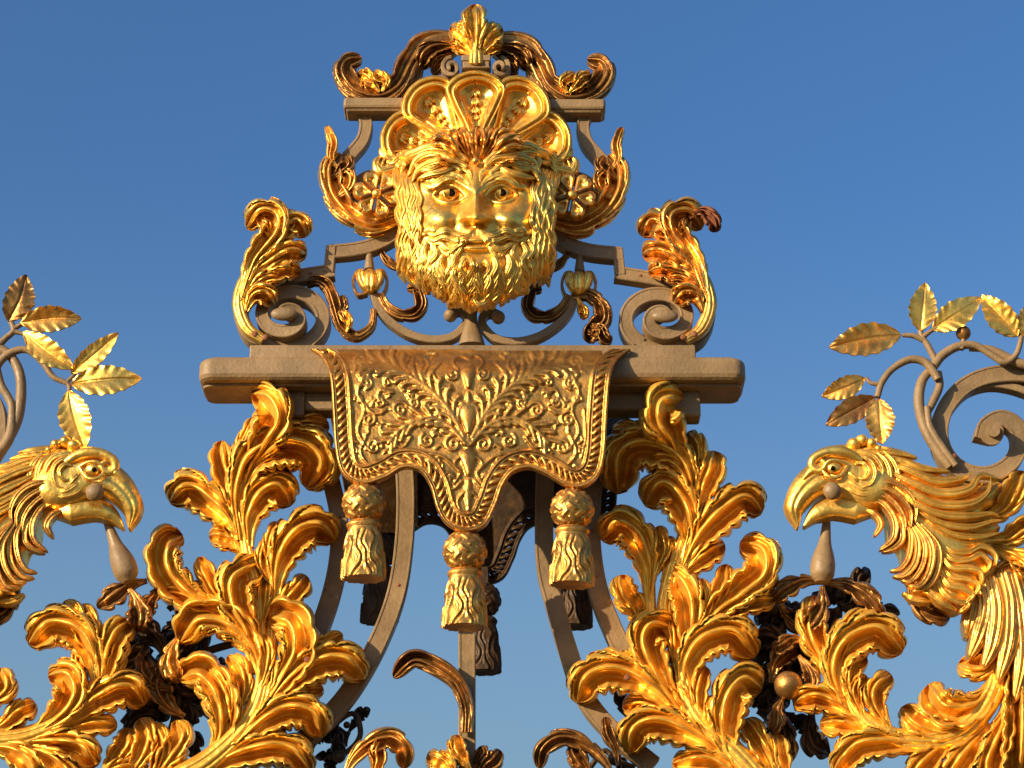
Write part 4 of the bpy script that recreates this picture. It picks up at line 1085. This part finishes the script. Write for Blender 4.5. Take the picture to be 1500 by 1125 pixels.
# ------------------------------------------------------------------ tassels
def tassel(cx, y0, label, h=74, M=None, dep=0, dark=False, sc=1.0):
    t = thing('tassel', label, 'tassel', (cx, y0, h), 'tassels hanging from the cloths')
    M = M or CLOTHG
    o = np.array([0, dep, 0])
    def weave(th, ph):
        # plaited straps: two families of bands crossing over and under
        U = ph*4/math.pi+th*1.5; V = ph*4/math.pi-th*1.5
        fu = U-np.floor(U); fv = V-np.floor(V); over = (np.floor(U)+np.floor(V)) % 2
        bu = np.clip(1-np.abs(fu-.5)*2, 0, 1)**.35; bv = np.clip(1-np.abs(fv-.5)*2, 0, 1)**.35
        return 1+.10*np.where(over > .5, bu, bv)-.05+.02*np.where(over > .5, np.cos(fu*12.6), np.cos(fv*12.6))
    mb = MB(); ball(mb, cx, y0+30, h, 30*sc, sx=.98, sy=.75, sz=.98, m=80, rf=weave); k = mb.build('knot', M, t)
    mb = MB(); tube(mb, [(cx-22, y0+61, h), (cx+22, y0+61, h)], 1, n=2) if False else None
    mb2 = MB(); tube(mb2, [(cx, y0+57, h), (cx, y0+62, h), (cx, y0+67, h)], [21*sc, 25*sc, 23*sc], n=10, m=40, squash=.7); mb2.build('collar', M, t)
    def fr(T, A):
        g = A+.20*np.sin(T*6.0+1.7*np.sin(A*2.0))*ss(.05, .4, T)+.10*np.sin(T*11+A*5)
        k = np.abs(np.sin(g*7.0))**.7
        return 1+.17*(k-.6)*ss(0.04, .2, T)+.05*np.sin(g*28)*ss(.05, .3, T)*k
    mb = MB(); tube(mb, [(cx, y0+66, h), (cx, y0+95, h), (cx-1, y0+141, h)], [22*sc, 24.5*sc, 27*sc, 28.5*sc, 29*sc], n=90, m=150, squash=.7, rf=fr); mb.build('skirt', M, t)
    if dep:
        for c in t.children: pass
        t.location.y += dep
    return t
tassel(533, 707, 'left gilded tassel hanging under the left corner of the cloth')
tassel(681, 778, 'middle gilded tassel hanging under the point of the cloth')
tassel(838, 716, 'right gilded tassel hanging under the right corner of the cloth')
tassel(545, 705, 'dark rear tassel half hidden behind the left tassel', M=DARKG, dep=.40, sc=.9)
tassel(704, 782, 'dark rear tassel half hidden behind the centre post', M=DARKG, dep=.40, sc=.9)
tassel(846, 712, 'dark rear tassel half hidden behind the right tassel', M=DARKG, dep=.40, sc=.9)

# ================================================================== the mask
CX = 697
t = thing('mask', 'large gilded bearded face with a shell crown at the top centre of the gate', 'mask', (CX, 450, 20))
MASK = t
HB = 16
def e2(x, y, cx, cy, sx, sy): return np.exp(-((x-cx)/sx)**2-((y-cy)/sy)**2)
def seg(x, y, x0, y0, x1, y1):
    dx, dy = x1-x0, y1-y0; tt = np.clip(((x-x0)*dx+(y-y0)*dy)/(dx*dx+dy*dy), 0, 1)
    return np.hypot(x-x0-tt*dx, y-y0-tt*dy), tt
def face(x, y):
    r = ((x-CX)/122)**2+((y-322)/136)**2
    h = HB+82*np.sqrt(np.clip(1-r, 0, 1))**.9
    ax = np.abs(x-CX)
    h = h-20*e2(ax, y, 38, 286, 26, 16)                       # sockets
    d, tt = seg(ax, y, 12, 276, 34, 262); d2, _ = seg(ax, y, 34, 262, 68, 272)
    h = h+7*np.exp(-(np.minimum(d, d2)/8)**2)                 # brow ridge
    h = h+5*e2(ax, y, 0, 268, 9, 12)                          # frown
    tn = np.clip((y-272)/46, 0, 1)
    w = 6.5+6*tn
    below = 1-ss(321, 329, y)
    h = h+(6+19*tn)*np.exp(-(ax/(w*1.0))**2)*ss(262, 282, y)*below      # nose
    h = h+12*e2(ax, y, 15, 317, 7.5, 7.5)*(1-ss(320, 328, y)*.8)       # nostril wings
    h = h+9*e2(ax, y, 0, 316, 12, 10)
    h = h-6*e2(ax, y, 9, 331, 5, 3)
    h = h+15*e2(ax, y, 52, 318, 26, 21)                       # cheeks
    h = h-7*e2(ax, y, 26, 304, 7, 12)-5*e2(ax, y, 32, 330, 8, 12)
    h = h+5*e2(ax, y, 0, 341, 14, 10)-3*e2(ax, y, 0, 338, 3, 6)
    w2 = np.exp(-(ax/25)**4)
    h = h+7*np.exp(-((y-352+.0*ax)/4.2)**2)*w2-5.5*np.exp(-((y-357.5+.011*ax**2)/1.7)**2)*np.exp(-(ax/24)**4)+8*np.exp(-((y-363)/4.8)**2)*np.exp(-(ax/17)**4)
    h = h-4*e2(ax, y, 0, 371, 14, 4)+9*e2(ax, y, 0, 386, 20, 11)
    h = h-4*np.exp(-((y-247)/3.0)**2)*np.exp(-(ax/40)**4)*0
    return h
outl = [(CX+110*math.cos(a)*(1 if math.sin(a) < 0 else 1-.16*math.sin(a)**2), 322+(126 if math.sin(a) < 0 else 116)*math.sin(a)) for a in np.linspace(0, 2*math.pi, 60, endpoint=False)]
mb = MB(); relief(mb, outl, lambda x, y, d: face(x, y), cell=1.25, thick=30, n=160); mb.build('face', GOLD, t)
for sg, nm in ((-1, 'l'), (1, 'r')):
    ex = CX+sg*37+(-1 if sg < 0 else 0); ey = 285
    he = float(face(np.array(ex), np.array(ey)))
    mb = MB(); ball(mb, ex, ey, he-4, 21, sy=.72, sz=.66, m=28); e = mb.build('eye', GOLD, t)
    mb = MB(); pts = []
    hx = lambda dx, dy: he-4+21*.72*math.sqrt(max(0.05, 1-(dx/21.)**2-(dy/13.9)**2))
    for k in range(26):
        a = k/25*2*math.pi; pts.append((ex+8.6*math.cos(a), ey-.5+8.4*math.sin(a), hx(8.6*math.cos(a), 8.4*math.sin(a))))
    tube(mb, pts, 1.1, n=50, m=8); mb.build('iris', GOLD, e)
    mb = MB(); pts = []
    for k in range(16):
        a = -.6*math.pi+k/15*1.5*math.pi; r = 1.2+3.2*(1-k/15); dx = -sg*0+r*math.cos(a); dy = r*math.sin(a)
        pts.append((ex+1+dx, ey-1+dy, hx(dx+1, dy)+.2))
    tube(mb, pts, [4.2,3.8,2.6,1.2], n=30, m=8); mb.build('pupil', EYED, e)
    for nm2, pp, rr in (('upper_eyelid', [(-25,3),(-15,-8),(0,-13.5),(14,-10),(25,1)], 3.8), ('lower_eyelid', [(-25,3),(-14,10),(1,13),(15,9.5),(25,1)], 3.0)):
        mb = MB(); q = [(ex+a*sg, ey+b, max(hx(a*.8, b*.8), float(face(np.array(ex+a*sg), np.array(ey+b))))+.4) for a, b in pp]
        tube(mb, q, [1.4, rr, rr+.3, rr, 1.2], n=40, m=12); mb.build(nm2, GOLD, t)
def fh(x, y): return face(np.asarray(x, float), np.asarray(y, float))
def jit(p, s=1.5): return [(q[0]+rng.normal(0, s), q[1]+rng.normal(0, s)) for q in p]
for sg in (-1, 1):
    m = lambda p: [(CX+sg*q[0],)+tuple(q[1:]) for q in p]
    mb = MB()                                           # eyebrows
    for p_, r_ in (([(8,272),(18,262),(34,255),(52,262),(66,272)], 6.5), ([(14,268),(28,256),(46,254),(64,264),(76,262)], 5.5), ([(26,262),(44,262),(60,272),(72,276)], 5),
                   ([(6,266),(10,252),(24,246),(40,250)], 5), ([(40,254),(58,254),(72,264),(80,256)], 5)):
        lock(mb, m(p_), r_, fh, k=1.1, nu=40, curl=.3, t1=.3)
    mb.build('eyebrow', GOLD, t)
    mb = MB()                                           # moustache
    ms = lambda p: m([(q[0]*.86+1, q[1]) for q in p])
    for p_, r_ in (([(4,337),(16,345),(32,344),(50,338),(72,344),(84,336)], 6.5), ([(5,342),(18,350),(34,352),(54,346),(70,352),(82,348)], 6.5),
                   ([(8,346),(20,354),(34,362),(44,372),(36,378)], 6), ([(14,350),(28,360),(46,364),(60,356),(74,358)], 6),
                   ([(20,352),(26,366),(36,376),(44,364)], 5), ([(56,342),(76,336),(88,342),(94,334)], 5)):
        lock(mb, ms(p_), r_, fh, k=1.2, nu=44, nv=13, curl=.3, t1=.4, flutes=2)
    mb.build('moustache', GOLD, t)
mb = MB()                                               # beard, row upon row of wavy locks
rows = [(360, 56, 98, 5, 44, 6.0), (376, 0, 92, 9, 46, 6.2), (384, 0, 96, 9, 50, 6.8), (402, 0, 92, 9, 46, 7.0), (418, 0, 82, 8, 40, 7.0), (430, 0, 62, 6, 30, 6.6)]
for (y0, xa, xb, n, L_, r_) in rows[::-1]:
    for sg in (-1, 1):
        for k in range(n):
            x = xa+(xb-xa)*(k+.5)/n+rng.normal(0, 1.5); yy = y0-abs(x)*(.14 if y0 < 390 else .28)+(4 if y0 < 400 else 0)+rng.normal(0, 3)
            fan = x/100*.35; w_ = sg*rng.uniform(2.5, 5.5)*(1 if k % 3 else -1)
            pts = [(CX+sg*x, yy), (CX+sg*(x+fan*L_*.2)+w_, yy+L_*.33), (CX+sg*(x+fan*L_*.25)-w_*.7, yy+L_*.66), (CX+sg*(x+fan*L_*.1)+w_*.5, yy+L_)]
            pts = [q for q in pts]
            pts = [(q[0], min(q[1], 322+131*math.sqrt(max(.03, 1-((q[0]-CX)/114)**2)))) for q in pts]
            lock(mb, pts, r_*rng.uniform(.85, 1.15), lambda a, b: np.maximum(fh(a, b), 26)+2.5, k=1.45, nu=36, nv=13, t0=.55, t1=.45, curl=.2, flutes=2)
for a0 in range(2):                                     # curl in the middle of the beard's hem
    pts = [(CX+6+11*(1-k/20)*math.cos(a0*3.14+k*.45), 436+11*(1-k/20)*math.sin(a0*3.14+k*.45)) for k in range(18)]
    lock(mb, pts, 4.5, lambda a, b: fh(a, np.minimum(b, 436))+6, k=1.2, nu=40, t0=.7)
mb.build('beard', GOLD, t)
mb = MB()                                               # hair down the cheeks
for sg in (-1, 1):
    for col, (x0, r_) in enumerate(((110, 7), (104, 6.5), (97, 5.5), (90, 5), (84, 4))):
        for k in range(6 if col < 4 else 4):
            y0 = 246+k*24+rng.uniform(-6, 6)+(12 if col == 4 else 0); w_ = rng.uniform(1.2, 3.2)*rng.choice([-1, 1]); xx = x0-(max(0, y0-320)/120)**2*16
            pts = [(CX+sg*xx, y0), (CX+sg*xx+w_, y0+17), (CX+sg*xx-w_, y0+34), (CX+sg*(xx-4)+w_*1.6, y0+52)]
            lock(mb, pts, r_, lambda a, b: fh(CX+(a-CX)*.93, b)+3-col*.6, k=1.35, nu=36, nv=13, t0=.5, t1=.35, curl=.1)
    for p_, r_ in (([(12,246),(34,232),(60,226),(84,236),(96,256)], 8), ([(20,254),(42,240),(66,238),(84,250),(92,268)], 7), ([(10,238),(36,220),(70,214),(98,228),(112,252)], 8),
                   ([(40,232),(64,246),(84,244),(90,232),(78,226)], 6), ([(24,238),(48,252),(70,258),(88,262)], 6), ([(60,222),(90,222),(110,238),(118,262)], 8),
                   ([(44,240),(58,232),(72,240),(64,250),(54,246)], 5), ([(96,236),(112,246),(118,262),(114,282)], 7), ([(86,224),(108,226),(124,240),(132,232)], 7)):
        lock(mb, [(CX+sg*q[0], q[1]) for q in jit(p_)], r_, lambda a, b: fh(CX+(a-CX)*.9, np.maximum(b, 240))+5, k=1.6, nu=44, nv=13, t0=.5, t1=.35, curl=.4, flutes=2)
mb.build('hair', GOLD, t)

# shell crown
bcx, bcy = 697, 240
cr = MB()
for ang, L_, w_, hh in ((-94, 142, 30, 4), (94, 142, 30, 4), (-70, 147, 42, 10), (70, 147, 42, 10), (-37, 149, 45, 18), (37, 149, 45, 18), (0, 137, 46, 26)):
    a = R(ang); ux, uy = math.sin(a), -math.cos(a); vx, vy = math.cos(a), math.sin(a)
    pr = [(20, 0, 6), (50, 0, 14), (80, 0, 24), (102, 0, 33), (118, 0, 36), (130, 0, 26)]
    k = L_/136.
    o = [(16*k, -5), (50*k, -.42*w_), (84*k, -.78*w_), (110*k, -.97*w_), (126*k, -.72*w_), (134*k, -.34*w_), (136*k, 0), (134*k, .34*w_), (126*k, .72*w_), (110*k, .97*w_), (84*k, .78*w_), (50*k, .42*w_), (16*k, 5)]
    O = [(bcx+p*ux+q*vx, bcy+p*uy+q*vy) for p, q in o]
    cc = (bcx+92*k*ux, bcy+92*k*uy)
    prof = [(1, 0), (.965, 8), (.93, 11), (.89, 8), (.86, 2.5), (.83, 3), (.79, 9), (.74, 12), (.69, 9), (.63, -1), (.55, -7), (.3, -13), (0, -14)]
    mb = MB()
    petal(mb, O, cc, prof, 14+hh*.7, tilt=lambda X, Y: 16*ss(0, 130, np.hypot(X-bcx, Y-bcy))*0+0)
    sp_ = mb.build('shell_lobe', GOLD, t)
    # bellflower drop inside the panel
    mb = MB()
    for q0, ww, ll in ((112, 5.5, 20), (97, 5, 17), (83, 4.5, 14), (72, 3.6, 12)):
        for sgn in (-1, 0, 1):
            p0 = (bcx+(q0*k)*ux, bcy+(q0*k)*uy); d = ll*.8
            p1 = (p0[0]-d*.5*ux+sgn*ww*.8*vx, p0[1]-d*.5*uy+sgn*ww*.8*vy); p2 = (p0[0]-d*ux+sgn*ww*1.3*vx, p0[1]-d*uy+sgn*ww*1.3*vy)
            lock(mb, [p2, p1, p0] if sgn == 0 else [p0, p1, p2], ww*.6, 5+hh*.7, k=1.2, nu=14, nv=9, t0=.5)
    ball(mb, bcx+118*k*ux, bcy+118*k*uy, 10+hh*.7, 3.2, m=8)
    mb.build('bellflower_drop', GOLD, sp_)
# flutes running down between the lobes
for ang in (-84, -54, -18, 18, 54, 84):
    mb = MB()
    for da, r_, q1 in ((-5, 4.5, 96), (0, 5.5, 118), (5, 4.5, 96)):
        a = R(ang+da); ux, uy = math.sin(a), -math.cos(a)
        lock(mb, [(bcx+q1*ux, bcy+q1*uy), (bcx+70*ux, bcy+70*uy), (bcx+28*ux, bcy+28*uy)], r_, 32-abs(ang)*.1, k=1.1, nu=26, nv=11, t0=.5, t1=.5)
    mb.build('shell_flute', GOLD, t)
# small side scrolls of hair at shell ends
for sg in (-1, 1):
    mb = MB()
    for p_, r_ in (([(96,250),(118,246),(140,250),(146,236),(134,226)], 8), ([(98,240),(120,232),(136,222),(128,206)], 8), ([(104,262),(124,262),(140,262)], 6)):
        lock(mb, [(CX+sg*q[0], q[1]) for q in p_], r_, 22, k=1.1, nu=36, nv=13, flutes=2)
    mb.build('side_curl', GOLD, t)
# acanthus spray on the brow, thrown forward
for pts, hw, h0 in (([(696,240),(662,234),(634,226),(606,228)], 17, 60), ([(700,240),(734,234),(764,226),(796,230)], 18, 60),
                    ([(692,238),(668,226),(646,212),(626,216)], 23, 78), ([(704,238),(728,226),(750,214),(772,218)], 23, 78),
                    ([(690,236),(674,216),(658,200),(642,196)], 18, 72), ([(706,236),(722,216),(738,200),(756,198)], 18, 72),
                    ([(694,236),(686,216),(680,200),(674,186)], 15, 76), ([(702,236),(710,216),(716,200),(722,186)], 15, 76),
                    ([(698,240),(698,218),(698,202),(699,184)], 15, 82)):
    mb = MB(); frond(mb, pts, hw*.92, h0, scal=.30, lift=1.0, tip=.9, thick=6, pointed=.15, relief=1.0, N=4.2); mb.build('brow_leaf', GOLDW, t)
mb = MB(); ball(mb, 697, 236, 92, 6, m=12); mb.build('brow_knob', GOLDW, t)

# ground far below the picture: it shades the undersides
EARTH = mat('dark_gravel', [(.05, .045, .035), (.08, .07, .05)], 0, .95, .6, .3)
mb = MB(); mb.poly([(-400, -400, 0), (400, -400, 0), (400, 400, 0), (-400, 400, 0)])
o = mb.build('ground', EARTH, smooth=False); o['kind'] = 'structure'
# ================================================================== camera, sky, sun
cam = bpy.data.cameras.new('camera'); co = bpy.data.objects.new('camera', cam); COL.objects.link(co)
co.location = tuple(CAM); co.rotation_euler = (R(90)+PITCH, 0, 0)
cam.lens = LENS; cam.sensor_width = 36; cam.clip_end = 5000; cam.clip_start = .05
scn.camera = co
SE, SA = R(16), R(232)
w = bpy.data.worlds.new('World'); scn.world = w; w.use_nodes = True
nt = w.node_tree; bg = nt.nodes['Background']
sky = nt.nodes.new('ShaderNodeTexSky'); sky.sky_type = 'NISHITA'; sky.sun_disc = False
sky.sun_elevation = SE; sky.sun_rotation = SA; sky.air_density = 1.0; sky.dust_density = 4.0; sky.ozone_density = 4
hs = nt.nodes.new('ShaderNodeHueSaturation'); hs.inputs['Saturation'].default_value = 1.15; hs.inputs['Hue'].default_value = .503
nt.links.new(sky.outputs['Color'], hs.inputs['Color']); 
geo = nt.nodes.new('ShaderNodeTexCoord'); sx = nt.nodes.new('ShaderNodeSeparateXYZ'); nt.links.new(geo.outputs['Generated'], sx.inputs[0])
mr = nt.nodes.new('ShaderNodeMapRange'); mr.interpolation_type = 'SMOOTHSTEP'      # pale evening haze low in the sky
mr.inputs['From Min'].default_value = .12; mr.inputs['From Max'].default_value = .50; mr.inputs['To Min'].default_value = .85; mr.inputs['To Max'].default_value = 0
nt.links.new(sx.outputs['Z'], mr.inputs['Value'])
mh = nt.nodes.new('ShaderNodeMix'); mh.data_type = 'RGBA'; nt.links.new(mr.outputs['Result'], mh.inputs['Factor'])
nt.links.new(hs.outputs['Color'], mh.inputs[6]); mh.inputs[7].default_value = (1.30, 2.05, 2.45, 1)
nt.links.new(mh.outputs[2], bg.inputs['Color']); bg.inputs['Strength'].default_value = .135
sl = bpy.data.lights.new('sun', 'SUN'); sl.energy = 5; sl.angle = R(.5); sl.color = (1, .79, .52)
so = bpy.data.objects.new('sun', sl); COL.objects.link(so)
from mathutils import Vector
sd = Vector((math.sin(SA)*math.cos(SE), math.cos(SA)*math.cos(SE), math.sin(SE)))
so.rotation_euler = sd.to_track_quat('Z', 'Y').to_euler(); so.location = (-4, -6, 8)
scn.view_settings.view_transform = 'Standard'; scn.view_settings.look = 'None'
scn.view_settings.exposure = 0.55; scn.view_settings.gamma = 1
